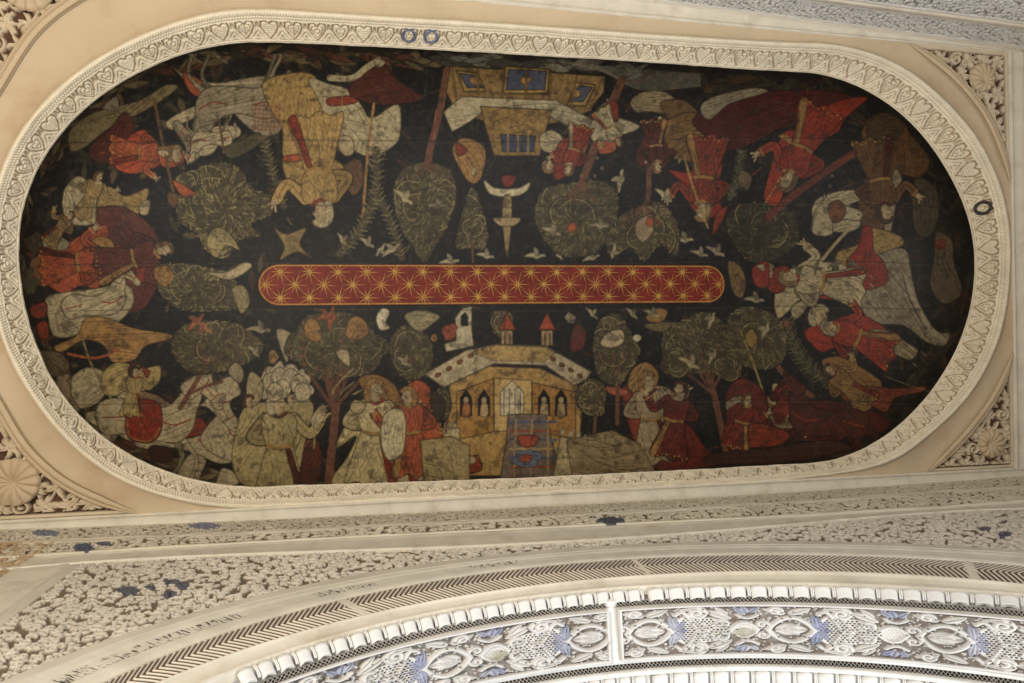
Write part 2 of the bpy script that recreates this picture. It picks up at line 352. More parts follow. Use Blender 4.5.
#PAINT_BEGIN
AT = Art(0, 30, 1024, 500)
NZ = fbm(AT.h, AT.w, 14, 4, 5)
CR_, GR, OC, YE, RE, OR, MA, BR, OL, LF, TK, BL, FA = (148,138,112),(122,114,96),(136,102,58),(148,122,74),(114,42,29),(142,68,40),(72,34,29),(90,66,45),(66,62,46),(112,104,74),(94,60,48),(60,68,90),(150,134,106)
def crown(pts, dens=1., lf=LF, base=OL, sz=3.2):
    AT.fill(pts, base, line=1.0, tex=.35)
    P = spline(np.array(pts,float), True, 4); x0,y0 = P.min(0); x1,y1 = P.max(0); rr = random.Random(int(x0*13+y0)); cx, cy = P.mean(0)
    sl, X, Y = AT.win(x0-4,y0-4,x1+4,y1+4); keep = AT.c[sl].copy()
    for _ in range(int((x1-x0)*(y1-y0)*.085*dens)):
        x, y = rr.uniform(x0,x1), rr.uniform(y0,y1); an = math.atan2(y-cy, x-cx)+rr.uniform(-.7,.7); L = sz*rr.uniform(.8,1.9); f = rr.choice((1.15,1.,.85,.8,.5,.4))
        c = tuple(np.clip(np.array(lf)*f,0,255)); AT.stroke([(x,y),(x+L*.5*math.cos(an)+.4,y+L*.5*math.sin(an)),(x+L*math.cos(an+.3),y+L*math.sin(an+.3))], .9, c, .65)
    for k in range(5):                                   # overlapping boughs
        bx_, by_ = rr.uniform(x0+(x1-x0)*.2,x1-(x1-x0)*.2), rr.uniform(y0+(y1-y0)*.2,y1-(y1-y0)*.2); R_ = min(x1-x0,y1-y0)*rr.uniform(.18,.32); a0 = math.atan2(by_-cy,bx_-cx)
        arc_ = [(bx_+R_*math.cos(a0+q),by_+R_*math.sin(a0+q)) for q in (-1.3,-.6,0,.6,1.3)]; AT.stroke(arc_, 1.6, (26,28,24), .7); AT.stroke([(u_-1.2*math.cos(a0),v_-1.2*math.sin(a0)) for u_,v_ in arc_], 1., (150,138,98), .6)
    n = len(P); ins = np.zeros(X.shape,bool)
    for k in range(n):
        (a,b),(c,d) = P[k],P[(k+1)%n]
        if b != d: ins ^= ((Y >= min(b,d))&(Y < max(b,d)))&(X < a+(Y-b)*(c-a)/(d-b))
    AT.c[sl] = np.where(ins[...,None], AT.c[sl], keep)
def blob(cx, cy, a, b, n=9, j=.16, seed=0):
    rr = random.Random(seed+int(cx*3+cy)); return [(cx+a*(1+rr.uniform(-j,j))*math.cos(k*2*PI/n), cy+b*(1+rr.uniform(-j,j))*math.sin(k*2*PI/n)) for k in range(n)]
def tree(cx, cy, a, b, tx, ty, tw=5, tc=TK, dens=1., fork=True, **k):
    dx, dy = cx-tx, cy-ty
    AT.stroke([(tx,ty),(tx+dx*.5+2,ty+dy*.5),(tx+dx*.8,ty+dy*.8)], tw, tc)
    if fork:
        for o in (-.6,-.25,.25,.6): AT.stroke([(tx+dx*.55,ty+dy*.55),(tx+dx*.85-dy*o*.4,ty+dy*.85+dx*o*.4)], tw*.4, tc)
    crown(blob(cx,cy,a,b), dens, **k)
    if fork:
        for o in (-.35,0,.35): AT.stroke([(tx+dx*.7,ty+dy*.7),(tx+dx*.95-dy*o*.5,ty+dy*.95+dx*o*.5)], tw*.3, tc, .8)
def bird(x, y, s=7, an=0, col=(140,134,112)):
    c, q = math.cos(an), math.sin(an); f = lambda u,v: (x+s*(u*c-v*q), y+s*(u*q+v*c))
    AT.fill([f(-1.1,0),f(-.3,-.35),f(.4,-.3),f(.9,-.45),f(1.2,-.2),f(.7,0),f(.2,.35),f(-.4,.25),f(-1.4,.35)], col, True, .5, .2)
    AT.fill([f(-.2,-.1),f(-.5,-1.),f(.1,-.8),f(.35,-.15)], tuple(np.array(col)*.85), True, .5, .2)
def flowers(pts, col=(120,100,84)):
    for x,y in pts: AT.ell(x,y,1.9,1.9,col,0,.5); AT.ell(x,y,.8,.8,MA,0,0)
def face(x, y, r=7, up=1, hair=None, hood=None):
    rr = random.Random(int(x*5+y)); hc = hood or hair
    if hc: AT.fill([(x-r*1.05,y+up*r*.75),(x-r*1.2,y-up*r*.2),(x-r*.7,y-up*r*1.15),(x+r*.3,y-up*r*1.3),(x+r*.95,y-up*r*.7),(x+r*.55,y-up*r*.35),(x-r*.2,y-up*r*.4),(x-r*.35,y+up*r*.9)], hc, True, .8, .25, 3)
    AT.fill([(x-r*.45,y-up*r*.55),(x+r*.35,y-up*r*.75),(x+r*.62,y-up*r*.2),(x+r*.8,y+up*r*.15),(x+r*.6,y+up*r*.35),(x+r*.5,y+up*r*.8),(x,y+up*r*.95),(x-r*.45,y+up*r*.5)], FA, True, .6, .2)
    AT.stroke([(x+r*.12,y-up*r*.12),(x+r*.42,y-up*r*.15)], .8, (44,30,24), .9); AT.stroke([(x+r*.05,y-up*r*.32),(x+r*.5,y-up*r*.36)], .5, (60,40,30), .7)
    AT.stroke([(x+r*.25,y+up*r*.52),(x+r*.55,y+up*r*.5)], .8, (120,44,34), .8)
def horse_head(x, y, s_, an, col, bridle=True, fl=1):
    c, q = math.cos(an), math.sin(an); f = lambda u,v: (x+s_*(u*c-fl*v*q), y+s_*(u*q+fl*v*c))
    AT.fill([f(-1.3,.9),f(-1.1,-.1),f(-.6,-.62),f(-.45,-1.),f(-.2,-.62),f(.5,-.25),f(1.2,.1),f(1.3,.45),f(1.,.62),f(.3,.42),f(-.2,.5),f(-.4,1.1)], col, True, .9, .2, 4)
    AT.ell(*f(-.05,-.2), s_*.09, s_*.07, (24,18,16), 0, 0); AT.ell(*f(1.1,.3), s_*.06, s_*.05, (40,26,22), 0, 0)
    for k in range(6): AT.stroke([f(-.55-.12*k,-.7+.2*k), f(-.9-.1*k,-.55+.25*k)], .9, tuple(np.array(col)*.6), .8)
    if bridle: AT.stroke([f(.62,-.2),f(.55,.45)], 1.2, RE); AT.stroke([f(-.3,-.5),f(-.2,.45)], 1.2, RE); AT.stroke([f(.58,.1),f(-.25,0)], 1., RE)
def person(cx, cy, h, deg, col, col2, hair, fl=1, arms=((.12,-.24,.26,-.10,.36,-.22),(-.12,-.24,-.24,-.08,-.08,-.05)), skirt=True, gold=True):
    a = math.radians(deg); c, q = math.cos(a), math.sin(a); f = lambda u,v: (cx+h*(fl*u*c-v*q), cy+h*(fl*u*q+v*c))
    if skirt:
        AT.fill([f(*p) for p in ((-.09,-.03),(.09,-.03),(.15,.16),(.23,.42),(.14,.47),(.05,.44),(-.04,.49),(-.14,.45),(-.25,.46),(-.18,.2))], col, True, .9, .25, 9)
        AT.fill([f(*p) for p in ((.04,.0),(.09,.02),(.15,.22),(.22,.42),(.15,.46),(.08,.2))], col2, True, .7, .25, 2)
        for k in range(9): AT.ell(*f(-.23+.05*k,.43+.02*math.sin(k*2)), .8, .8, (150,120,66) if gold else col2, 0, 0)
    for k,(x0,y0,x1,y1,x2,y2) in enumerate(arms):
        AT.stroke([f(x0,y0),f(x1,y1),f(x2,y2)], h*.105, (20,16,15)); AT.stroke([f(x0,y0),f(x1,y1),f(x2,y2)], h*.085, tuple(np.array(col)*(.85 if k else 1.05)))
        AT.stroke([f(x0,y0),f(x1,y1),f(x2*.9+x1*.1,y2*.9+y1*.1)], 1., tuple(np.array(col)*.5), .8)
        dx, dy = x2-x1, y2-y1; L = math.hypot(dx,dy); dx /= L; dy /= L
        AT.ell(*f(x2+dx*.03,y2+dy*.03), h*.034, h*.03, FA, a, .6)
        for g in (-.6,-.1,.4): AT.stroke([f(x2+dx*.03,y2+dy*.03), f(x2+(dx-dy*g)*.085,y2+(dy+dx*g)*.085)], h*.016, FA)
        AT.stroke([f(x2-dx*.02-dy*.045,y2-dy*.02+dx*.045), f(x2-dx*.02+dy*.045,y2-dy*.02-dx*.045)], 1.4, (140,112,62))
    AT.fill([f(*p) for p in ((-.10,.01),(-.155,-.20),(-.10,-.29),(.08,-.29),(.155,-.20),(.10,.01))], col, True, .9, .25, 5)
    AT.stroke([f(-.10,-.0),f(.0,.015),f(.10,.0)], h*.03, (136,106,58)); AT.stroke([f(-.07,-.285),f(0,-.25),f(.07,-.285)], h*.03, col2)
    r = h*.085; g = lambda u,v: f(u*.085,-.37+v*.085)
    AT.fill([g(*p) for p in ((-1.1,1.1),(-1.25,-.2),(-.7,-1.15),(.3,-1.3),(.95,-.7),(.5,-.4),(-.2,-.3),(-.4,1.2))], hair, True, .8, .25, 3)
    AT.fill([g(*p) for p in ((-.45,-.5),(.35,-.75),(.62,-.2),(.85,.15),(.6,.35),(.5,.8),(.1,1.2),(-.45,.9))], FA, True, .6, .2)
    AT.stroke([g(.12,-.1),g(.42,-.14)], .8, (44,30,24), .9); AT.stroke([g(.22,.5),g(.55,.48)], .8, (120,44,34), .8)
def horse(cx, cy, s_, deg, col, fl=1, cloth=None, legs=True):
    a = math.radians(deg); c, q = math.cos(a), math.sin(a); f = lambda u,v: (cx+s_*(fl*u*c-v*q), cy+s_*(fl*u*q+v*c)); dk = tuple(np.array(col)*.8)
    if legs:
        for (x,k1,k2,cc) in ((-.62,-.10,-.22,dk),(.50,.22,.10,dk),(-.80,.0,-.18,col),(.62,.38,.34,col)):
            P_ = [f(x-.10,.15),f(x+.12,.15),f(x+k1+.07,.55),f(x+k2+.05,.92),f(x+k2+.12,1.0),f(x+k2-.06,1.0),f(x+k2-.03,.9),f(x+k1-.03,.52)]; AT.fill(P_, cc, True, .8, .2, 2)
    AT.stroke([f(-.95,-.1),f(-1.2,.15),f(-1.15,.6)], s_*.10, dk); 
    AT.fill([f(*p) for p in ((-1.,.05),(-.98,-.28),(-.6,-.42),(-.1,-.30),(.35,-.42),(.62,-.80),(.80,-.95),(.95,-.70),(.90,-.35),(.86,.0),(.6,.28),(.1,.30),(-.4,.26),(-.8,.32))], col, True, 1., .25, 8)
    hx_, hy_ = f(1.05,-.82); horse_head(hx_, hy_, s_*.34, a+fl*.55 if fl > 0 else a+PI-.55, col, True, 1 if fl > 0 else -1)
    if cloth:
        AT.fill([f(*p) for p in ((-.35,-.42),(.15,-.42),(.28,.05),(.15,.32),(-.1,.38),(-.35,.30),(-.45,.0))], cloth, True, 1., .25, 4)
        AT.stroke([f(-.40,.0),f(-.32,.27),(f(-.1,.34)),f(.13,.28),f(.24,.04)], 1., (140,112,60), .8)
    AT.stroke([f(.80,-.2),f(.5,-.05),f(.2,-.1)], 1.6, RE); AT.stroke([f(-.9,.0),f(-.6,-.05),f(-.4,-.1)], 1.4, RE)
def brocade(cx, cy, a, b, col, n=26, seed=0):
    rr = random.Random(seed+int(cx))
    for _ in range(n):
        t = rr.uniform(0,6.28); r = rr.random()**.5; x, y = cx+a*r*math.cos(t), cy+b*r*math.sin(t)
        for k in range(4): AT.stroke([(x,y),(x+2.2*math.cos(k*1.57+.5),y+2.2*math.sin(k*1.57+.5))], .7, col, .6)
def fern(pts, w, lf=LF):
    P = spline(np.array(pts,float), False, 8)
    AT.stroke(pts, w*.55, OL)
    for k in range(len(P)-1):
        d = P[k+1]-P[k]; L = np.hypot(*d)+1e-6; d /= L; n = np.array([-d[1],d[0]])
        for sg in (-1,1):
            e = P[k]+n*sg*w*.5-d*w*.25; AT.stroke([P[k],e], 1.1, lf if (k+sg)%3 else tuple(np.array(lf)*.6), .9)
def edging(x0,y0,x1,y1,w,cols,n=60,seed=1):            # worn rocks and grass along the springing of the vault
    rr = random.Random(seed)
    for k in range(n):
        t = rr.random(); x = x0+(x1-x0)*t+rr.uniform(-w,w)*.3; y = y0+(y1-y0)*t+rr.uniform(-w,w)*.5; an = math.atan2(y1-y0,x1-x0)+rr.uniform(-.5,.5); L = rr.uniform(5,16)
        AT.fill([(x-L*math.cos(an),y-L*math.sin(an)),(x+rr.uniform(-3,3),y-rr.uniform(2,5)),(x+L*math.cos(an),y+L*math.sin(an)),(x+rr.uniform(-3,3),y+rr.uniform(2,5))], rr.choice(cols), True, .7, .3)
# dim undergrowth painted all over the dark ground, thicker towards the ends
rr_ = random.Random(99)
for k in range(1500):
    x, y = rr_.uniform(18,975), rr_.uniform(45,488); ex = min(abs(x-490)/485,1); ey = abs(y-268)/215
    if rr_.random() > .10+.9*max(ex**2.5, ey**4): continue
    an = rr_.uniform(0,3.14); L = rr_.uniform(4,13); wv = rr_.uniform(1.5,4.5); c = rr_.choice([(58,54,42),(48,46,36),(66,56,44),(56,40,34),(44,46,40),(76,66,50)] if x < 620 else [(46,42,34),(40,38,32),(54,42,34),(50,32,30)])
    AT.fill([(x-L*math.cos(an),y-L*math.sin(an)),(x-wv*math.sin(an)*.9,y+wv*math.cos(an)),(x+L*math.cos(an),y+L*math.sin(an)),(x+wv*math.sin(an),y-wv*math.cos(an)*.7)], c, True, .6, .35)
# worn border of rocks, grass and water
D1 = [(64,56,42),(84,74,54),(44,40,34),(72,44,34),(96,86,64)]; D2 = [(44,40,34),(54,48,40),(36,32,30),(62,46,36),(48,50,42)]
edging(40,165,130,80,12,D1,30,1); edging(130,80,250,50,10,D1,34,2); edging(250,52,440,62,12,D1+[(88,52,44)],50,3); edging(440,60,640,70,8,[(86,88,86),(60,60,58),(104,102,92)],60,4)
edging(640,78,830,90,12,D2,50,5); edging(830,90,940,180,18,D2,60,6); edging(935,190,960,330,16,D2,60,7); edging(955,330,850,450,14,D2,50,8)
edging(30,170,24,300,10,D1,34,9); edging(35,330,110,440,10,D1,34,10); edging(110,445,230,480,8,D1,24,11); edging(700,460,850,452,6,D2+[MA],30,12)
for k in range(16): AT.stroke([(560+k*3,62+k*.5),(640,70+k*1.3),(700,74+k*.8)], .8, (110,108,98), .5)
# upper left: horse with yellow-cloaked rider, upside down from here
AT.fill([(172,66),(184,74),(205,84),(235,80),(262,76),(285,80),(282,128),(262,136),(244,124),(232,112),(215,98),(196,92),(184,80)], GR, folds=7)
AT.stroke([(184,74),(210,84),(256,82)], 2.2, CR_); AT.fill([(183,72),(205,84),(206,98),(190,92)], OR)
AT.fill([(166,122),(185,110),(205,104),(222,108),(226,118),(205,116),(186,122),(172,130)], CR_, folds=6)
AT.fill([(190,150),(188,138),(205,128),(236,126),(240,136),(222,142),(212,154),(198,156)], CR_, folds=4); AT.fill([(224,146),(240,140),(258,132),(262,142),(240,156),(228,158)], OL)
horse(236,100,46,180,GR,1,None); horse(210,138,22,178,CR_,1)
AT.stroke([(219,120),(224,152)], 2.5, BR)
AT.fill([(262,84),(285,74),(312,74),(328,96),(332,110),(318,126),(306,146),(304,160),(284,158),(282,130),(272,112)], YE, folds=12, fc=(92,70,34))
AT.fill([(308,78),(330,84),(350,90),(362,106),(372,118),(398,104),(400,136),(388,150),(366,156),(346,144),(330,126),(320,104)], CR_, folds=12)
for k in range(12): AT.stroke([(336+k*4.5,136+k*1.1),(333+k*4.7,149+k*.6)], 1.2, tuple(np.array(CR_)*.7), .8)
AT.fill([(328,98),(352,96),(356,103),(330,106)], RE); AT.fill([(348,92),(366,66),(384,64),(398,80),(424,98),(400,104),(372,104)], MA, folds=6)
AT.stroke([(330,78),(352,78),(366,68),(378,60)], 6, CR_); AT.fill([(374,58),(386,62),(378,68)], CR_)
for k in range(7):
    AT.stroke([(256+k*4,104),(254+k*4,130)], .8, RE, .8); AT.stroke([(254,105+k*4),(278,107+k*4)], .8, RE, .8)
AT.fill([(312,142),(330,134),(338,146),(330,158),(314,154)], MA); AT.fill([(340,136),(352,138),(354,152),(346,156),(338,148)], FA)
AT.fill([(283,160),(304,154),(336,160),(350,176),(346,190),(326,196),(302,196),(288,182)], YE, folds=9, fc=(92,70,34)); 
AT.fill([(284,156),(304,154),(306,160),(286,162)], OR); AT.fill([(344,166),(360,160),(364,182),(354,196),(346,186)], BR)
brocade(312,172,30,14,(96,72,36)); brocade(300,100,22,40,(100,78,40),50); AT.stroke([(374,104),(368,150),(362,228)], 2.6, OC)
fern([(264,138),(272,170),(284,206)], 11); fern([(376,150),(376,190),(362,226),(340,254)], 14); fern([(376,190),(392,225),(402,258)], 12)
# left edge: rider in red and company
AT.fill([(70,130),(95,112),(140,100),(165,85),(178,88),(150,108),(110,128),(84,148),(70,150)], (104,92,66), folds=4)
AT.fill([(88,150),(110,128),(125,112),(135,130),(122,158),(100,164)], MA, folds=3); AT.fill([(102,108),(116,96),(118,110)], GR)
AT.fill([(114,166),(122,148),(132,134),(146,130),(150,142),(164,150),(166,160),(150,170),(130,174)], (150,58,32), folds=7); AT.fill([(160,148),(178,146),(184,162),(170,168),(160,164)], OR); face(176,155,8,1,hood=(120,96,70))
AT.stroke([(154,98),(162,140),(175,200)], 3, BR); AT.fill([(168,192),(180,196),(176,208),(168,204)], BR)
AT.fill([(62,206),(66,186),(80,176),(94,192),(96,222),(70,224)], CR_, folds=5); AT.fill([(96,198),(108,186),(126,196),(148,188),(144,206),(128,222),(104,222)], (132,110,66), folds=6)
AT.fill([(92,212),(120,206),(150,224),(160,250),(156,290),(138,312),(118,304),(112,270),(104,240)], (84,44,40), folds=12); AT.fill([(140,204),(150,200),(148,214),(140,214)], FA); AT.fill([(136,252),(150,258),(152,276),(138,282)], RE)
AT.fill([(36,272),(46,256),(72,240),(104,224),(108,238),(92,252),(104,268),(98,288),(80,286),(64,294),(46,284)], (140,62,38), folds=10); AT.fill([(92,240),(104,236),(114,244),(112,262),(100,268),(90,258)], OC)
AT.fill([(40,240),(58,236),(70,244),(58,254),(40,252)], GR); AT.fill([(30,262),(44,256),(48,276),(34,286)], (98,66,46)); AT.ell(34,244,9,11,(60,56,44)); AT.ell(30,282,8,12,(64,62,50),folds=3)
AT.fill([(46,298),(66,292),(98,288),(126,284),(134,302),(118,322),(96,320),(74,336),(54,336),(48,318)], CR_, folds=10); AT.fill([(30,308),(46,302),(46,316),(34,318)], RE); AT.fill([(37,324),(47,322),(49,338),(40,338)], RE)
AT.fill([(54,346),(76,336),(86,318),(108,318),(134,328),(170,334),(168,340),(146,346),(134,360),(112,362),(104,346),(84,340),(62,352)], OC, folds=7); AT.stroke([(68,354),(96,358),(118,350)], 2.4, OR)
AT.fill([(36,352),(58,352),(70,364),(62,378),(44,372)], (84,74,56), folds=4)
AT.fill([(64,388),(84,368),(104,372),(108,388),(96,404),(76,408)], CR_, folds=5); AT.fill([(56,380),(70,374),(72,396),(80,410),(68,412)], (124,108,88)); AT.fill([(102,374),(118,362),(142,368),(160,366),(158,384),(140,392),(120,396),(104,394)], (140,124,80), folds=8)
face(136,371,7,1,hair=(60,40,28)); AT.fill([(142,366),(150,372),(146,378)], RE); AT.stroke([(80,330),(92,366),(112,400)], 1.8, (116,100,70))
AT.fill([(86,412),(112,410),(118,396),(130,390),(160,398),(196,420),(232,438),(246,456),(222,464),(200,456),(176,448),(140,448),(112,430),(92,424)], CR_, folds=12)
AT.fill([(134,396),(144,391),(166,402),(160,428),(140,422)], (110,90,70))
for k in range(7):
    AT.stroke([(136+k*4,394+k*1.2),(133+k*4,420+k*1.5)], .8, (56,36,28)); AT.stroke([(134,398+k*4),(162,405+k*4)], .8, (56,36,28))
AT.fill([(156,412),(172,406),(186,414),(204,420),(206,432),(190,438),(174,440),(158,430)], RE, line=1.3, folds=4); AT.stroke([(200,440),(232,448),(268,446)], 4, OR)
AT.fill([(200,440),(212,420),(226,412),(240,424),(248,440),(236,460),(216,456)], CR_, folds=6); horse_head(222,408,21,1.25,CR_,True,-1); AT.stroke([(228,430),(246,450)], 1.5, RE)
AT.fill([(176,476),(190,454),(206,460),(200,480),(214,484),(222,468),(236,474),(234,486),(180,486)], CR_, folds=4); AT.fill([(150,446),(170,448),(172,462),(152,460)], (50,30,30)); AT.fill([(120,440),(134,442),(134,450)], (80,40,38))
# turbaned rider in yellow robe
AT.fill([(236,430),(244,408),(262,402),(286,404),(306,398),(314,410),(306,440),(312,470),(300,486),(246,486),(232,462)], (142,130,92), folds=20, fc=(86,76,48)); AT.fill([(306,440),(320,444),(318,460),(304,458)], (100,56,48))
for k,(ox,oy) in enumerate([(-18,-2),(-12,-10),(-3,-15),(8,-14),(16,-8),(20,2)]): AT.ell(283+ox, 390+oy, 9.5, 12, (158,148,128), rot=ox*.03)
person(280,446,116,-2,(140,128,90),MA,(150,140,118),1); 
for k,(ox,oy) in enumerate([(-18,-2),(-12,-10),(-3,-15),(8,-14),(16,-8),(20,0),(0,-3),(-8,0)]): AT.fill([(283+ox-6,392+oy+8),(283+ox-8,392+oy-4),(283+ox,392+oy-10),(283+ox+8,392+oy-3),(283+ox+5,392+oy+8)], (154,144,122), True, .9, .15, 3)
face(291,400,7,1); AT.fill([(250,372),(262,380),(262,398),(250,408),(246,392)], (136,126,96), folds=3)
face(249,402,6,1,hood=MA)
horse(96,306,34,-6,CR_,1,None,False); horse(148,424,52,8,CR_,1,(118,34,26)); person(140,152,66,92,OR,RE,(110,88,60)); person(78,262,84,84,(132,58,36),MA,(120,92,54),-1); person(134,258,86,75,(84,42,38),OC,(96,74,50))
person(92,196,56,20,(132,112,72),CR_,BR); person(134,392,54,4,(140,124,82),RE,(52,38,28)); person(60,228,44,40,(112,92,64),RE,BR,-1)
# foliage and beasts, left middle
crown([(176,206),(190,176),(214,162),(240,168),(252,188),(274,196),(272,214),(252,224),(262,236),(240,240),(226,258),(208,252),(196,234),(180,222)], 1.1, (134,126,84)); crown([(176,176),(196,170),(200,186),(180,190)],1.)
AT.fill([(172,180),(186,186),(196,194),(182,196)], OR); AT.fill([(206,244),(214,228),(228,232),(240,250),(226,246),(216,258)], (136,124,86), folds=3)
crown([(158,290),(156,268),(172,262),(200,266),(232,274),(238,292),(244,306),(228,310),(196,312),(172,306)], 1.2, (124,118,84)); AT.ell(165,276,10,12,OC,0,.7,.2,12,4)
AT.fill([(205,272),(226,272),(244,262),(252,266),(240,276),(226,280)], CR_); AT.fill([(232,288),(244,286),(250,302),(242,314),(236,304)], (130,122,90), folds=3)
AT.fill([(274,228),(286,234),(306,228),(300,244),(312,258),(296,252),(280,260),(284,246)], (126,108,70), folds=4)
tree(214,346,44,28,180,408,5,dens=1.1); bird(197,322,9,-.6,(140,82,58)); bird(204,326,8,-2.2,(140,90,62)); AT.stroke([(190,394),(206,386),(222,382)],3,TK)
AT.fill([(228,372),(236,362),(244,372),(240,384)], GR); AT.fill([(286,362),(276,330),(292,334),(290,350)], CR_); bird(260,330,9,.3); bird(254,352,6,1.); AT.ell(273,357,5,6,OC)
tree(338,346,48,28,328,486,8,dens=1.2); crown([(292,346),(304,318),(326,312),(352,314),(374,332),(384,352),(372,372),(346,378),(322,380),(302,368)], 1.3)
for o in (-16,-9,-2,6,13): AT.stroke([(333,392),(334+o*.5,382),(334+o,368)], 2.2, TK)
for k in range(12): AT.ell(304+ (k*37)%74, 332+(k*23)%38, 1.4, 1.4, (130,60,44), 0, 0)
AT.fill([(306,338),(304,326),(310,318),(318,322),(322,334),(318,342)], OC, folds=3); AT.fill([(346,336),(348,322),(356,316),(366,322),(368,334),(358,340)], OC, folds=3); bird(332,318,10,-1.2,(128,66,46)); bird(326,316,8,-.2,(130,72,50)); AT.fill([(336,352),(348,350),(350,366),(342,362)], CR_)
AT.fill([(376,318),(382,308),(390,312),(386,322),(390,328),(380,330)], (182,176,158)); AT.fill([(310,420),(322,404),(326,412),(318,430)], CR_); AT.fill([(300,484),(304,450),(318,440),(322,460),(316,486)], MA, folds=3)
tree(411,352,22,26,410,388,3); bird(404,362,7,.8); AT.fill([(404,316),(420,310),(440,316),(430,326),(418,332)], (130,124,96), folds=3); AT.ell(434,338,3.5,4,OC)
person(318,170,120,176,YE,RE,(150,140,112)); brocade(316,172,22,26,(92,70,34),20)
# upper row between the castle and the left riders
AT.stroke([(447,70),(440,110),(430,150),(428,166)], 7, TK); AT.stroke([(436,110),(434,140)], 1.2, (130,74,62))
crown([(424,162),(450,170),(456,196),(448,226),(436,246),(424,262),(412,246),(400,226),(393,196),(400,172)], 1.3); bird(404,198,9,.9,(150,142,112)); bird(438,206,7,.2)
for o in (-12,-5,3,10): AT.stroke([(428,160),(428+o,174)], 2., TK)
crown([(472,186),(482,206),(488,236),(484,250),(472,248),(458,250),(456,236),(464,206)], 1.2); AT.stroke([(472,244),(473,262)], 2, TK)
AT.fill([(452,150),(462,138),(478,142),(486,152),(482,176),(474,184),(464,176)], OC, folds=4); AT.fill([(456,142),(468,150),(458,156)], RE); face(474,172,5,-1)
for x,y,s,a in ((367,243,7,.8),(392,250,8,-.4),(450,262,8,.1),(486,256,7,.4),(342,240,6,1.2),(536,256,8,.2),(558,254,6,1.2),(592,258,7,-.1),(684,240,8,.2),(700,254,7,.5),(380,250,6,2.4)): bird(x,y,s,a,(146,140,116))
# upside-down garden pavilion at the top
AT.fill([(450,66),(605,76),(604,92),(588,112),(562,122),(528,128),(486,122),(456,112),(446,92)], (118,94,56), smooth=False, tex=.3)
for (x0,y0,x1,y1,sk) in ((503,66,548,94,2),(464,70,486,92,-8),(566,82,586,106,10)):
    q = [(x0+sk,y0),(x1+sk,y0+3),(x1,y1),(x0,y1)]; AT.fill(q, (134,110,62), False, 1.2); e = [(x0+3+sk,y0+3),(x1-3+sk,y0+5),(x1-3,y1-4),(x0+3,y1-4)]; AT.fill(e, BL, False); AT.ell((x0+x1)/2,(y0+y1)/2,5,4.5,(140,104,56)); AT.stroke([((x0+x1)/2,y0+4),((x0+x1)/2,y1-5)],.8,(40,44,60))
for k in range(7): AT.stroke([(452+k*25,68+k*1.6),(458+k*22,110+math.sin(k/6*PI)*16)], 2.4, (92,72,42))
AT.fill([(443,112),(462,96),(500,98),(556,100),(590,118),(598,130),(566,126),(540,110),(488,108),(470,122),(452,132)], (150,142,118), False, 1., .2, 4)
AT.fill([(480,106),(552,110),(546,130),(540,156),(494,156),(486,130)], (128,102,58), False, 1., .3, 10); AT.fill([(500,134),(536,136),(534,152),(502,152)], (52,62,84), False)
for k in range(3): AT.stroke([(508+k*10,134),(508+k*10,152)], 1.6, (136,110,60))
AT.fill([(484,180),(496,188),(518,188),(530,182),(526,192),(510,197),(490,194)], (168,160,134), True); AT.fill([(502,176),(516,176),(512,186),(504,186)], RE)
AT.fill([(504,196),(511,196),(512,214),(510,240),(507,258),(504,240),(502,214)], (138,120,84), True, .8); AT.fill([(494,218),(520,218),(514,226),(500,226)], (150,134,100))
AT.fill([(540,136),(552,130),(564,140),(556,152),(542,150)], (150,140,114), folds=3)
# upper right of centre
AT.stroke([(622,80),(606,118),(590,160),(580,190)], 8, TK); crown([(575,182),(600,180),(618,194),(616,224),(600,250),(584,256),(570,258),(552,250),(536,226),(536,204),(546,188)], 1.3); bird(552,232,8,.6); bird(600,226,7,.3)
for o in (-14,-6,4,14): AT.stroke([(582,180),(580+o,200)], 2.6, TK)
AT.ell(572,228,5,5,OR); AT.fill([(552,166),(558,144),(576,134),(590,134),(586,152),(572,172),(556,180)], RE, folds=5); face(549,166,6,-1,hood=(120,92,62))
AT.fill([(588,130),(602,112),(620,118),(640,126),(626,134),(606,134),(612,150),(602,152)], (148,140,118), folds=4); AT.fill([(610,102),(618,104),(618,122),(610,118)], RE); AT.fill([(596,140),(612,138),(616,150),(600,154)], OR)
flowers([(571,172),(578,160),(584,150),(588,170),(595,176),(602,168),(597,158),(582,176),(590,182)])
AT.fill([(630,102),(642,92),(666,92),(680,104),(690,110),(668,114),(650,112),(636,112)], (118,106,84), folds=5); AT.fill([(660,104),(684,100),(700,116),(696,130),(680,132)], (92,70,46))
AT.fill([(636,160),(644,136),(656,128),(668,140),(670,162),(654,170)], MA, folds=6); AT.stroke([(652,130),(640,168)], 1, RE); AT.stroke([(660,118),(652,140),(646,162)], 3, CR_)
AT.fill([(664,124),(690,112),(718,122),(742,122),(730,148),(712,156),(700,164),(684,160),(668,148)], (106,80,46), folds=14, fc=(60,44,26))
AT.fill([(692,120),(740,96),(790,90),(840,92),(850,102),(806,116),(780,128),(748,146),(726,148)], (70,26,26), folds=8); AT.fill([(700,110),(710,98),(750,88),(768,92),(730,104),(710,120)], (124,116,98), folds=4)
AT.fill([(668,170),(690,172),(694,156),(720,152),(722,170),(716,190),(722,212),(704,218),(690,206),(686,186)], (128,36,26), folds=6); AT.fill([(692,158),(720,156),(720,163),(693,165)], (150,112,54), False)
person(704,178,92,184,RE,OC,(130,106,70)); person(656,146,58,176,MA,OC,(110,84,58),-1); person(574,150,56,196,RE,CR_,(120,92,62)); person(610,128,46,150,CR_,OR,BR); AT.stroke([(684,156),(694,190),(708,228)], 1.8, (140,116,70)); AT.fill([(716,214),(728,206),(722,222),(712,236)], RE)
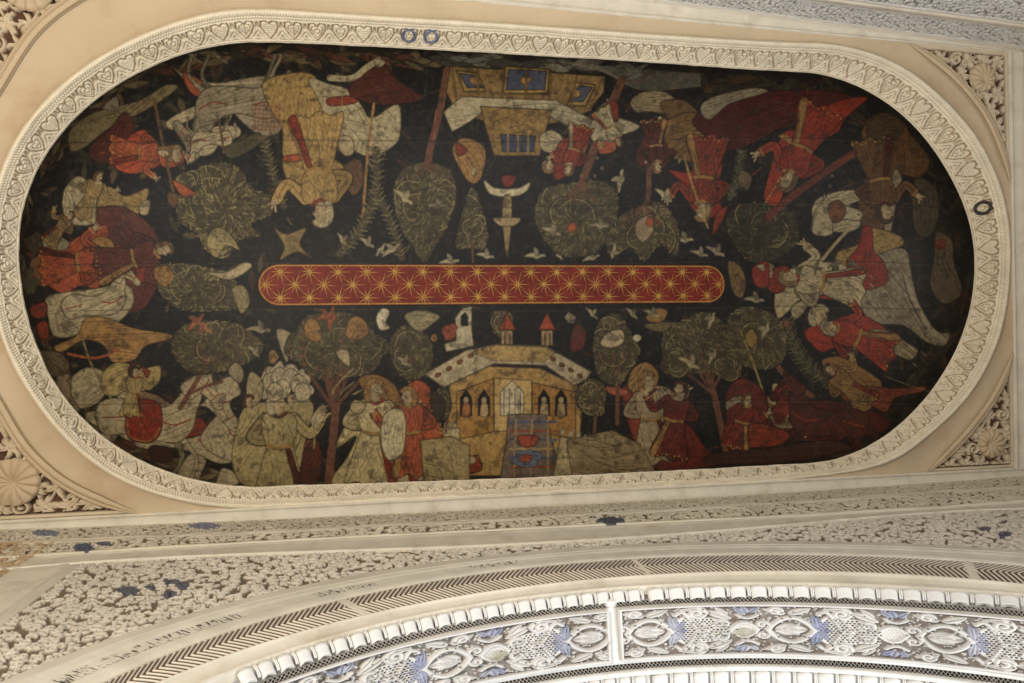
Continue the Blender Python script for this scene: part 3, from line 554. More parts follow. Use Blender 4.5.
AT.stroke([(649,168),(648,196),(642,214)], 5, TK); crown([(642,206),(660,202),(676,220),(680,240),(676,258),(660,246),(644,262),(630,248),(612,258),(606,238),(622,214)], 1.2, (118,104,74)); 
for o in (-22,-10,8,20): AT.stroke([(644,204),(642+o,226)], 2., TK)
AT.fill([(636,222),(648,216),(654,230),(644,242),(636,236)], (134,118,96)); AT.ell(650,222,4,5,OR)
for x,y,s,a in ((621,180,9,-1.2),(664,196,8,.9),(613,252,6,2)): bird(x,y,s,a,(158,150,122))
fern([(742,152),(738,176),(730,198)], 10, (84,82,70)); crown([(726,226),(736,206),(764,202),(786,206),(798,222),(796,246),(770,262),(744,258)], 1.1, (86,82,60), (48,46,36)); bird(716,252,8,.7)
AT.stroke([(862,148),(820,176),(780,206),(768,218)], 7, (92,46,40)); flowers([(804,164),(824,164),(804,174),(832,176),(830,186),(812,156)], (96,84,72))
AT.fill([(764,200),(768,176),(778,144),(784,132),(806,126),(826,106),(850,98),(868,98),(846,118),(838,132),(818,142),(806,152),(798,172),(786,188),(778,206)], (130,40,26), folds=10); AT.fill([(778,136),(784,133),(812,152),(808,157)], (140,104,48), False, .6)
for k in range(9): AT.ell(766+k*1.8, 202-k*3, 1, 1, (150,120,66), 0, 0)
person(802,148,100,205,(124,40,28),OC,(84,66,48)); AT.fill([(740,170),(752,176),(748,190),(738,184)], (90,80,64))
# right: dark beasts, knight and pale horse
AT.fill([(862,130),(880,112),(900,118),(912,136),(930,160),(920,178),(900,176),(890,200),(884,228),(862,226),(858,200),(866,170)], (84,58,36), folds=14, fc=(48,32,22)); AT.fill([(866,126),(884,112),(904,124),(896,140),(874,142)], (66,52,38), folds=6)
AT.fill([(894,170),(902,178),(896,206),(890,236),(884,232),(888,200)], (124,114,96)); AT.fill([(812,216),(816,200),(834,192),(858,190),(866,198),(850,206),(862,222),(850,232),(826,230)], (146,138,114), folds=9); horse_head(836,212,20,-.15,(146,138,114),False); AT.fill([(828,206),(838,200),(846,208),(842,220),(832,222)], (104,66,42))
AT.fill([(914,180),(934,186),(940,210),(930,236),(914,228)], (62,56,44), folds=6); AT.fill([(936,232),(952,240),(954,262),(962,292),(944,304),(930,286),(934,258)], (78,70,56), folds=8); AT.ell(940,244,6,5,(104,40,30))
AT.fill([(862,256),(884,250),(906,250),(912,276),(920,304),(936,330),(950,334),(944,346),(926,342),(904,326),(880,324),(864,314),(858,290)], (120,114,96), folds=12); AT.stroke([(906,278),(914,300),(930,328),(944,340)], 4, (140,134,114)); AT.stroke([(903,276),(910,300),(926,330)], .9, (20,16,14))
AT.fill([(836,254),(858,244),(870,228),(900,236),(902,246),(880,254),(862,270),(846,290),(838,284)], (134,112,66), folds=6); AT.fill([(846,262),(858,246),(862,228),(872,228),(874,250),(884,262),(886,284),(848,292),(852,276)], (120,32,26), folds=5)
AT.fill([(778,318),(774,300),(780,280),(792,268),(820,262),(846,266),(848,288),(826,294),(800,300),(788,312)], (156,146,118), folds=7); AT.fill([(832,268),(838,266),(840,290),(834,292)], (60,44,30)); AT.stroke([(835,268),(837,290)], 1.6, (150,120,60))
AT.fill([(766,280),(774,268),(788,266),(790,278),(782,292),(770,292)], RE, line=1.2); face(768,272,7,1,hood=(128,104,74)); AT.stroke([(850,228),(830,250),(802,286),(768,330)], 3, (150,136,104))
AT.stroke([(802,296),(830,298),(850,304),(868,326)], 3, RE); AT.fill([(792,306),(812,298),(804,312),(794,320)], (146,138,112))
AT.fill([(804,334),(812,326),(830,322),(850,314),(870,318),(896,338),(896,358),(882,362),(858,350),(836,348),(820,352)], (132,38,28), folds=7); face(820,317,10,1,hood=(140,130,106)); AT.fill([(866,332),(888,330),(906,342),(918,350),(910,360),(892,352)], (124,114,90), folds=4)
AT.fill([(822,360),(838,356),(852,362),(872,374),(882,384),(876,402),(856,412),(840,396),(826,372)], (124,90,50), folds=8); AT.ell(850,348,9,12,(74,54,36),.4,.7,.3,12,5); face(853,345,5,1)
AT.fill([(842,390),(866,386),(896,388),(924,386),(922,392),(896,398),(886,412),(870,406),(846,402)], (112,54,36), folds=5); fern([(786,322),(794,346),(812,370),(838,386)], 16, (96,92,66)); AT.ell(786,324,4,4,(120,76,60))
AT.stroke([(774,362),(792,382),(812,396)], 5, TK); AT.stroke([(884,376),(918,388),(950,396)], 1, (110,100,84),.6)
AT.fill([(768,426),(776,404),(804,400),(832,400),(862,408),(890,420),(880,434),(852,436),(830,444),(800,440)], (70,28,26), folds=9); AT.fill([(768,406),(800,404),(806,424),(778,428)], (110,100,72), folds=3); AT.fill([(770,396),(782,382),(800,388),(804,400),(780,406)], (132,48,34)); face(775,388,6,1)
person(822,282,92,-82,(150,140,112),RE,(124,100,70)); person(858,338,84,-68,(128,40,30),OC,(132,120,98)); person(848,386,66,-50,(122,92,54),RE,(70,52,36)); person(880,180,92,170,(84,60,40),MA,(60,46,34),-1)
person(790,412,60,-60,(112,42,34),MA,BR); horse(826,424,42,4,(72,34,30),-1,None)
# lower centre: castle
W_ = (160,150,126); G1 = (156,126,72)
tree(501,322,11,14,501,344,3); AT.fill([(455,318),(462,308),(472,306),(472,330),(474,346),(446,352),(444,344),(456,340)], (164,156,136), False); AT.fill([(461,316),(465,312),(468,316),(468,326),(461,326)], (24,20,20), False); AT.ell(450,332,7,9,(128,60,42))
for cx in (507,547):
    AT.fill([(cx-6,346),(cx-6,330),(cx+6,330),(cx+6,346)], (144,122,96), False); AT.fill([(cx-9,330),(cx,312),(cx+9,330)], (142,58,40), False); AT.stroke([(cx-2,346),(cx-2,334)],1.2,(40,26,22)); AT.stroke([(cx+3,346),(cx+3,334)],1.2,(40,26,22))
AT.fill([(446,404),(450,382),(486,366),(540,368),(578,386),(582,410),(580,440),(600,476),(440,476),(450,436)], G1, False, 1., .25)
AT.fill([(424,374),(466,350),(498,344),(546,346),(592,372),(586,380),(574,386),(546,366),(494,364),(452,384),(444,388)], W_, False, 1.1, .15)
AT.fill([(470,352),(498,345),(545,347),(556,353),(544,362),(494,361)], (156,132,84), False, .7)
for k in range(4): AT.ell(438+k*11, 375-k*6.5, 3.6, 2.4, (104,62,40), -.5, .6); AT.ell(553+k*9, 359+k*5.6, 3.2, 2.3, (104,62,40), .5, .6)
AT.fill([(456,392),(494,378),(494,432),(456,440)], (150,112,54), False); AT.fill([(494,378),(532,380),(532,430),(494,432)], (172,146,92), False); AT.fill([(532,382),(576,392),(576,440),(532,430)], (146,106,52), False)
for cx in (466,484,544,561):
    AT.fill([(cx-6,416),(cx-6,398),(cx,389),(cx+6,398),(cx+6,416)], (26,18,16), False); AT.fill([(cx-4,416),(cx-3,404),(cx,401),(cx+4,405),(cx+4,416)], (150,96,60) if cx in (466,) else (160,140,104)); AT.ell(cx,400,2.6,3.,FA,0,.4)
AT.fill([(500,416),(500,392),(512,380),(524,392),(524,416)], (178,168,136), False); 
for k in range(4): AT.stroke([(504+k*5.5,414),(504+k*5.5,388)], 1.3, (96,104,130))
AT.fill([(508,414),(546,414),(552,440),(562,478),(500,478),(506,440)], (104,92,86), False, 1., .3)
for k in range(6): AT.stroke([(510,422+k*9),(556,422+k*9)], 2.4, ((66,80,118),(130,62,44),(72,84,116),(150,130,92))[k%4])
for k in range(3): AT.stroke([(516+k*16,420),(514+k*17,476)], 2, (138,120,86))
AT.ell(526,458,14,9,(84,96,124)); AT.ell(526,458,6,4,(150,70,48)); AT.fill([(518,436),(538,436),(534,446),(522,446)], (142,60,44))
for (x0,x1,y) in ((404,460,432),(560,640,436)):
    AT.fill([(x0,y),(x1,y-4 if x0 < 500 else y+18),(x1,480),(x0-8,482)], (154,142,110), False, 1., .25, 8)
    for k in range(int((x1-x0)/8)): AT.fill([(x0+k*8,y-1+(k*1.9 if x0>500 else -k*.5)),(x0+k*8,y-7+(k*1.9 if x0>500 else -k*.5)),(x0+k*8+5,y-7+(k*1.9 if x0>500 else -k*.5)),(x0+k*8+5,y-1+(k*1.9 if x0>500 else -k*.5))], (160,150,122), False, .6)
for k in range(7): AT.stroke([(572+k*9,444+k*3),(580+k*9,478)], 1, (96,80,54), .8)
AT.ell(472,464,9,10,(26,24,24),0,1.); AT.fill([(468,472),(470,458),(478,456),(482,470)], RE); AT.ell(472,460,4,4,FA); AT.ell(598,464,10,12,(24,24,26),-.4,.8); AT.ell(600,464,5,6,(170,164,150)); AT.ell(466,450,5,3.5,(140,60,42))
tree(443,404,10,16,446,432,2.5); tree(592,398,16,20,594,436,3,dens=1.3,lf=(136,126,82))
# lady and companion left of the castle
AT.fill([(400,410),(404,390),(416,380),(430,388),(434,410),(444,436),(440,446),(418,444),(404,430)], (146,66,36), folds=8); AT.fill([(430,392),(444,398),(444,416),(434,420)], (50,44,36))
AT.fill([(366,398),(384,400),(404,408),(410,436),(412,486),(334,486),(348,456),(356,436),(336,448),(346,424),(358,412)], (162,150,112), folds=22, fc=(98,84,54)); AT.fill([(350,486),(358,450),(372,420),(376,440),(368,486)], RE, folds=2); AT.fill([(406,440),(414,440),(418,486),(410,486)], RE)
AT.fill([(358,380),(372,374),(392,382),(402,400),(406,416),(396,420),(384,400),(368,394)], (124,92,52), folds=7); person(374,432,112,2,(160,148,112),RE,(134,102,58)); person(410,432,96,-4,(140,66,40),OC,(132,100,60),-1); AT.fill([(354,400),(366,404),(360,414),(350,410)], FA)
AT.fill([(386,412),(404,412),(404,450),(388,460),(380,436)], (168,160,132), folds=6)
AT.fill([(420,440),(452,436),(470,446),(470,484),(424,484)], (140,126,90), False, 1., .25, 8)
# couple right of the castle
AT.fill([(622,400),(622,388),(632,384),(640,400),(652,420),(640,448),(630,430)], RE, folds=3); AT.fill([(606,386),(628,390),(624,396),(610,394)], (140,72,52)); 
AT.fill([(640,412),(664,414),(690,426),(706,448),(720,464),(660,470),(648,448)], (94,32,30), folds=9); AT.fill([(632,396),(648,386),(668,388),(682,404),(676,420),(656,418),(640,416)], (144,128,106), folds=9)
AT.fill([(628,388),(632,370),(646,362),(658,372),(656,386),(640,394)], (136,104,62), folds=5); person(652,418,98,-6,(140,124,100),MA,(134,102,60)); person(674,420,84,10,(92,34,32),OC,(72,42,34),-1); AT.fill([(672,398),(684,392),(682,402)], FA)
AT.fill([(566,440),(584,436),(612,430),(640,444),(656,472),(600,480),(572,478)], (126,112,84), False, .8, .3, 12)
tree(614,350,24,36,617,424,4,dens=1.2); AT.fill([(600,344),(608,332),(622,330),(624,342),(612,348)], (158,146,118)); AT.fill([(570,350),(572,330),(578,324),(586,332),(584,348),(576,352)], (82,36,34)); AT.ell(570,318,6,5,GR,.6); bird(632,314,6,1.); bird(592,314,6,1.)
AT.fill([(646,316),(658,308),(668,312),(662,322),(650,322)], OC); AT.ell(640,334,8,7,(22,22,24)); AT.ell(637,338,4,3.5,(164,158,140),0,.4); AT.fill([(646,324),(676,322),(668,332),(650,330)], (96,86,62))
tree(700,344,36,34,726,452,6,dens=1.2); crown(blob(726,366,16,14)); crown(blob(678,362,18,15)); bird(690,364,9,.7,(150,140,110)); bird(713,356,7,-.9); bird(712,320,7,-1.,(140,132,108)); bird(652,314,7,.6)
crown([(728,318),(744,306),(764,310),(782,322),(788,346),(780,364),(760,370),(738,362),(726,340)], 1.2); AT.fill([(744,338),(752,328),(758,338),(752,348)], (126,104,58)); AT.stroke([(740,330),(752,360),(766,400)], 2, (124,104,66)); bird(766,330,8,-1.,(140,132,106))
AT.fill([(728,262),(740,266),(746,282),(742,298),(732,290)], (112,92,60)); bird(755,300,8,.3); AT.fill([(752,268),(768,262),(768,286),(756,286)], (124,40,34)); AT.fill([(756,266),(764,264),(764,272)], (140,130,106))
AT.fill([(726,394),(736,380),(750,380),(766,396),(766,426),(744,434),(724,440),(726,418)], (88,34,32), folds=5); AT.fill([(724,432),(734,422),(764,424),(790,434),(776,446),(738,448),(722,444)], RE, folds=4); AT.fill([(726,402),(742,396),(756,410),(748,420),(730,416)], (120,108,92), folds=3); person(742,422,62,14,(104,38,34),OC,BR)
AT.fill([(706,456),(726,452),(768,448),(830,440),(850,450),(790,462),(712,464)], (62,40,34), folds=6)
for k in range(5): bird(780+k*18, 240+(k*31)%34, 6, k, (92,88,72))
for k in range(40):                                      # small scattered sprigs
    rr = random.Random(k); x, y = rr.uniform(120,900), rr.uniform(90,450)
# ageing of the paint: flaked patches, leather seams, craquelure
n2 = fbm(AT.h, AT.w, 60, 5, 9); n3 = fbm(AT.h, AT.w, 5, 3, 12); n4 = fbm(AT.h, AT.w, 26, 4, 22)
n5 = fbm(AT.h, AT.w, 3, 2, 14); mott = (.62+.5*n2)*(.55+.8*n3)*(.75+.45*n5); AT.c *= mott[...,None]*1.08
lum = AT.c.mean(2, keepdims=True); AT.c = (AT.c*.82+lum*.18*np.array([1.15,1.,.75]))*np.array([1.22,1.14,.95])
loss = np.clip((fbm(AT.h, AT.w, 14, 5, 15)-.62)*7, 0, .55)[...,None]; AT.c = AT.c*(1-loss)+lin((44,38,32))*loss
crk = np.clip(1-np.abs(n4-.5)*70, 0, 1)*np.clip((n2-.45)*6,0,1); AT.c = AT.c*(1-.35*crk[...,None])+lin((92,84,68))*.35*crk[...,None]*.5
wr = np.clip((fbm(AT.h, AT.w, 9, 4, 31)-.6)*6, 0, 1)[...,None]; AT.c = AT.c*(1-.3*wr)+lin((70,62,50))*.3*wr
for y0 in (262,308,402,205,140):
    AT.stroke([(60,y0+3),(300,y0),(520,y0+2),(760,y0-2),(940,y0+2)], .8, (14,13,13), .7); AT.stroke([(60,y0+4),(300,y0+1),(520,y0+3),(760,y0-1),(940,y0+3)], .5, (90,84,70), .35)
#PAINT_END
vault = empty('painted_vault', (0,0,ZC), 'long oval hollow ceiling vault painted with trees, riders and birds on black', 'ceiling painting')
ns, nf = 2600, 300
s = np.arange(ns)/ns; ph = np.linspace(0, PI/2, nf)
sp, n = stad(s); rin = R_in(s)
P = np.zeros((ns,nf,3)); P[...,:2] = sp[:,None]+n[:,None]*(rin[:,None]*np.cos(ph)[None])[...,None]; P[...,2] = .0+VH*np.sin(ph)[None]
P[...,2] += .012*(fbm(ns, nf, 60, 3, 4)-.5)*np.sin(ph)[None]*np.cos(ph)[None]
px, py = project(P); gx = np.clip((px-AT.x0)*AT.k-.5, 0, AT.w-1.01); gy = np.clip((py-AT.y0)*AT.k-.5, 0, AT.h-1.01)
xi = gx.astype(int); yi = gy.astype(int); fx = (gx-xi)[...,None]; fy = (gy-yi)[...,None]
col = (AT.c[yi,xi]*(1-fx)+AT.c[yi,xi+1]*fx)*(1-fy)+(AT.c[yi+1,xi]*(1-fx)+AT.c[yi+1,xi+1]*fx)*fy
sheet('painted_surface', P, M_paint, col, vault, closed=True, toward=(-1,.4,-3))
# red band of gilt stars along the crown
bl, br, bt, bb = on_z([(258,285),(725,284.5),(491,264.5),(491,304.5)], VH-.006)
hx, hy, cx, cy = (br[0]-bl[0])/2, (bb[1]-bt[1])/2, (br[0]+bl[0])/2, (bb[1]+bt[1])/2
nu, nv = 1500, 130; U, V = to_sheet(nu, nv, -hx, hx, -hy, hy)
sd = hy-np.hypot(np.maximum(np.abs(U)-(hx-hy),0), V)
XX = U+cx; YY = V+cy; dd = np.hypot(np.maximum(np.abs(XX)-SX,0), YY)/B_
P = np.stack([XX, YY, VH*np.sqrt(1-dd**2)-.006], -1)
redn = fbm(nu, nv, 30, 4, 41); col = lin((118,38,26))*(.6+.7*redn)[...,None]
pit = 2*hx/17.5; row = hy*.62; gold = np.zeros_like(U)
for j, r0 in ((-1,0.),(0,.5),(1,0.)):
    for k in range(-10,11):
        x0, y0 = (k+r0)*pit, j*row; du, dv = U-x0, V-y0; r = np.hypot(du,dv)
        if j == 0 and abs(x0) > hx: continue
        a = np.arctan2(dv,du)
        for q in range(10):
            L = (pit*.50,pit*.34)[q%2]; an = q*PI/5+.05*(k%3); t = du*math.cos(an)+dv*math.sin(an); d = np.abs(-du*math.sin(an)+dv*math.cos(an))
            gold = np.maximum(gold, np.where((t > 0)&(t < L), np.clip((.0052*(1-.8*t/L)-d)/.0022, 0, 1), 0))
        gold = np.maximum(gold, np.clip((.012-r)/.003,0,1)*.9)
gold = np.maximum(gold, np.clip(1-np.abs(sd-.011)/.007,0,1))
gold *= np.clip(.25+1.4*fbm(nu,nv,9,3,77),0,1); col = col*(1-gold[...,None])+lin((190,150,70))*gold[...,None]
dark = np.clip((.004-sd)/.004,0,1)[...,None]; col = col*(1-dark)+lin((20,16,16))*dark
o = sheet('star_band', P, M_paint, col, vault, toward=(-1,.4,-3), mask=sd > -.002); o['label'] = 'red band with rows of gilt stars'

# ------------------------------------------------------------------ carved rim
T = Tile(4., 1., 110, wrapv=False)
def heart(T, x, k):
    # shield-like leaf pointing to the painting (v small = inner side), cut in with dark outlines
    L = [(x,.17),(x-.22,.36),(x-.37,.56),(x-.30,.72),(x-.12,.73),(x,.64),(x+.12,.73),(x+.30,.72),(x+.37,.56),(x+.22,.36)]
    O = np.vstack([np.array(L),L[:1]]); T.stroke(O, .036, .85, mode='sub')
    S = lambda f, c=.47: [(x+(a-x)*f, c+(b_-c)*f) for a,b_ in L+L[:1]]
    if k == 0:
        for a in range(-4,5):
            for b_ in range(-3,4):
                if abs(a)*.06 < .24-abs(b_)*.03: T.ell(x+a*.06, .5+b_*.06, .018, .018, 0, .8, mode='sub')
    elif k == 1:
        T.stroke(S(.62), .022, .6, mode='sub'); T.stroke([(x,.26),(x,.62)], .02, .6, mode='sub')
        for q in (.34,.42,.5): T.stroke([(x,q),(x-.13,q+.12)], .014, .6, mode='sub'); T.stroke([(x,q),(x+.13,q+.12)], .014, .6, mode='sub')
    elif k == 2:
        T.stroke(S(.66), .025, .7, mode='sub'); T.stroke(S(.3), .02, .6, mode='sub')
    else:
        T.spiral(x-.12,.55,.11,.022,0,1.2,1,1.) ; T.stroke(S(.5), .022, .7, mode='sub'); T.ell(x,.45,.04,.04,0,.8,mode='sub')
    for sg in (-1,1):
        T.leaf(x+.5+sg*.05,.50,x+.5+sg*.02,.74,.045,.8,False,mode='sub'); T.stroke([(x+.5+sg*.20,.24),(x+.5+sg*.10,.36),(x+.5,.44)], .022, .7, mode='sub')
        T.leaf(x+.5+sg*.13,.62,x+.5+sg*.16,.75,.03,.7,False,mode='sub')
    T.leaf(x+.38,.15,x+.62,.15,.04,.8,False,mode='sub'); T.leaf(x+.5,.2,x+.5,.33,.04,.8,False,mode='sub'); T.stroke([(x-.18,.16),(x,.14),(x+.18,.16)], .018, .7, mode='sub')
T.h[:] = .9
for k in range(4): heart(T, k+.5, k)
HC = np.zeros_like(T.h); yy = (np.arange(T.ny)+.5)/T.ny; xx = (np.arange(T.nx)+.5)/T.n
def seg(a,b): return ((yy >= a)&(yy < b))[:,None]
T.h = np.where(seg(.0,.10), .55+.25*np.sin((xx[None]*9+yy[:,None]*18)*2*PI), T.h)
T.h = np.where(seg(.10,.135), 1., T.h)
T.h = np.where(seg(.77,.80), .9, T.h)
bead = .45+.5*np.sqrt(np.clip(1-(np.abs((xx[None]*9)%1-.5)/.42)**2-((yy[:,None]-.845)/.045)**2,0,1)); T.h = np.where(seg(.795,.895), bead, T.h)
bead = .45+.5*np.sqrt(np.clip(1-(np.abs((xx[None]*9+.5)%1-.5)/.42)**2-((yy[:,None]-.94)/.042)**2,0,1)); T.h = np.where(seg(.895,.985), bead, T.h)
T.h = np.where(seg(.985,1.1), .8, T.h)
ns, nv = 5600, 64; s = np.arange(ns)/ns; vv = np.linspace(0,1,nv)
Pi, Po = ringpts(s, R_in(s)-.004, -.0), ringpts(s, R_out(s), ZP)
prof = vv+.10*np.sin(vv*PI)                               # slightly hollow profile
P = Pi[:,None]*(1-vv[None,:,None])+Po[:,None]*vv[None,:,None]; P[...,2] = ZP*(vv[None]**1.15)
nh = 114; Ut = (s*nh)[:,None]+0*vv[None]; Vt = 0*s[:,None]+vv[None]; hh = T.sample(Ut+.06*(fbm(ns,nv,90,2,52)-.5), Vt+.0*Ut)
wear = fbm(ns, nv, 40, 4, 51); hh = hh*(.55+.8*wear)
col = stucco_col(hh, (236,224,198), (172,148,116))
# traces of blue paint around two leaves of the upper side and at the right end
for a,b in ((405,35),(422,37),(983,203),(988,213)):
    q = on_z([(a,b)], ZP*.5)[0]; s0, _ = inv(q[0],q[1]); k0 = round(s0*nh-.5)+.5
    el = ((Ut-k0)/.36)**2+((Vt-.50)/.26)**2; m_ = (el < 1.)&(el > .30); c_ = lin((132,134,150)) if a < 900 else lin((86,78,74)); col[m_] = c_*(.8+.4*wear[m_][...,None])
Pe = ringpts(s, R_out(s)+.006, ZP+.02); P = np.concatenate([P, Pe[:,None]], 1); hh = np.concatenate([hh*.017, np.zeros((ns,1))], 1); col = np.concatenate([col, col[:,-1:]], 1)
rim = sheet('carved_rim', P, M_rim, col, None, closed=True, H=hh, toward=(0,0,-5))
tag(rim, 'cream stucco rim carved with a row of heart-shaped leaves around the painted oval', 'moulding')

# ------------------------------------------------------------------ plain ceiling, frame, corner panels
ns = 1400; s = np.arange(ns)/ns; sp, n = stad(s)
def rect_dist(sp, n, xl, xr, yb, top):
    d = np.full(len(sp), 9.)
    for k in range(len(sp)):
        if n[k,0] > 1e-6: d[k] = min(d[k], (xr-sp[k,0])/n[k,0])
        if n[k,0] < -1e-6: d[k] = min(d[k], (xl-sp[k,0])/n[k,0])
        if n[k,1] > 1e-6: d[k] = min(d[k], (yb-sp[k,1])/n[k,1])
        if n[k,1] < -1e-6:
            t_ = (sp[k,1]-tr[1]-(sp[k,0]-tr[0])*TS)/(n[k,0]*TS-n[k,1]); d[k] = min(d[k], t_) if t_ > 0 else d[k]
    return d
rd = rect_dist(sp, n, XL, XR, YB, None); ra = R_arc(s)
on_arc = (ra < rd)&(np.abs(n[:,0]) > .02)
bd = np.where(on_arc, ra, rd)
P0 = ringpts(s, R_out(s)-.01, ZP); P1 = ringpts(s, bd+.004, ZP)
mid = [P0*(1-t)+P1*t for t in np.linspace(0,1,12)]
for k,t in enumerate(np.linspace(0,1,12)):               # shallow hollow between the rim and the frame
    mid[k][:,2] += .035*math.sin(t*PI)*np.clip((bd-R_out(s))/.3,0,1)
edge = P1.copy(); edge[:,2] += .05
ceil = sheet('ceiling', np.stack(mid+[edge],1), M_plain, None, None, closed=True, toward=(0,0,-5)); ceil['kind'] = 'structure'; ceil['label'] = 'smooth beige plaster band around the carved rim'
def prof_sweep(name, base, side, prof, m, **k):           # base (n,3), side (n,3) unit vectors in plane, prof [(offset, drop)]
    P = np.stack([base+side*a+np.array([0,0,-b]) for a,b in prof], 1); return sheet(name, P, m, None, toward=(0,0,-5), **k)
roll = [(-.004,0),(.0,.012)]+[(.018-.018*math.cos(a), .012+.016*math.sin(a)) for a in np.linspace(0,PI,9)]+[(.044,.004),(.046,.012),(.058,.012),(.060,-.04)]
# the visible frame around the panel (mitred strips), then four corner panels
fb = [(0,-.04),(.002,.010),(.012,.014),(.022,.010),(.024,.002),(.03,-.002)]
def strip(name, a, b, side, width, label):
    t = np.linspace(0,1,60)[:,None]; base = np.array(a)*(1-t)+np.array(b)*t; sd_ = np.tile(np.array(side,float),(60,1))
    W = np.interp(np.linspace(0,1,60),[0,1],[width[0],width[1]])
    pr = [(0,-.045),(.0,.008),(.08,.012),(.16,.010),(.20,.004),(.26,.003),(.5,.005),(.60,.012),(.8,.018),(1.,.018),(1.06,-.05)]
    P = np.stack([base+sd_*(W*q)[:,None]+np.array([0,0,-d]) for q,d in pr],1); o = sheet(name, P, M_mould, None, toward=(0,0,-5)); o['kind'] = 'structure'; o['label'] = label; return o
XLo = -4.05
strip('trim_1', (XR,ytop(XR),ZP), (XR,YB,ZP), (1,0,0), (XW-XR,)*2, 'smooth plaster strip framing the right edge of the ceiling panel')
strip('trim_2', (XLo,YB,ZP), (XW,YB,ZP), (0,1,0), (yfront(-3)-YB+.03, yfront(3.4)-YB+.03), 'smooth plaster strip framing the lower edge of the ceiling panel')
strip('trim_3', (XLo,ytop(XLo),ZP), (XW,ytop(XW),ZP), (0,-1,0), (ytop(XLo)-ywall(XLo)+.01, ytop(XW)-ywall(XW)+.01), 'smooth plaster strip framing the upper edge of the ceiling panel')
strip('trim_4', (XL,ytop(XL),ZP), (XL,YB,ZP), (-1,0,0), (.12,.12), 'smooth plaster strip framing the left edge of the ceiling panel')
def shell(cx, cy, z, R, npet, parent, off):
    nr, na = 26, 240; r = np.linspace(0,1,nr); a = np.arange(na)*2*PI/na; A, Rr = np.meshgrid(a, r, indexing='ij')
    lob = np.abs(np.cos(A*npet/2)); edge = 1-.07*(1-lob**.5); x = Rr*R*edge*np.cos(A); y = Rr*R*edge*np.sin(A)
    h = .030+.020*np.sin(Rr*PI*.95)-.012*(1-Rr)**2-(.014*(1-lob)**1.2)*np.clip(Rr*1.6,0,1); h = np.where(Rr > .96, h*(1-(Rr-.96)*22), h)
    ox, oy = off; f = (1-Rr)*.9; P = np.stack([cx+x+ox*R*f, cy+y+oy*R*f, z-h], -1)
    return sheet('rosette', P, M_plain, None, parent, closed=True, toward=(0,0,-5))
corners = [('right','top',(983,77),.098,12,(.1,.3)), ('right','bottom',(992,443.5),.1,12,(-.35,.1)), ('left','bottom',(13,482.5),.135,13,(.0,.0)), ('left','top',(27,-14),.135,13,(0,0))]
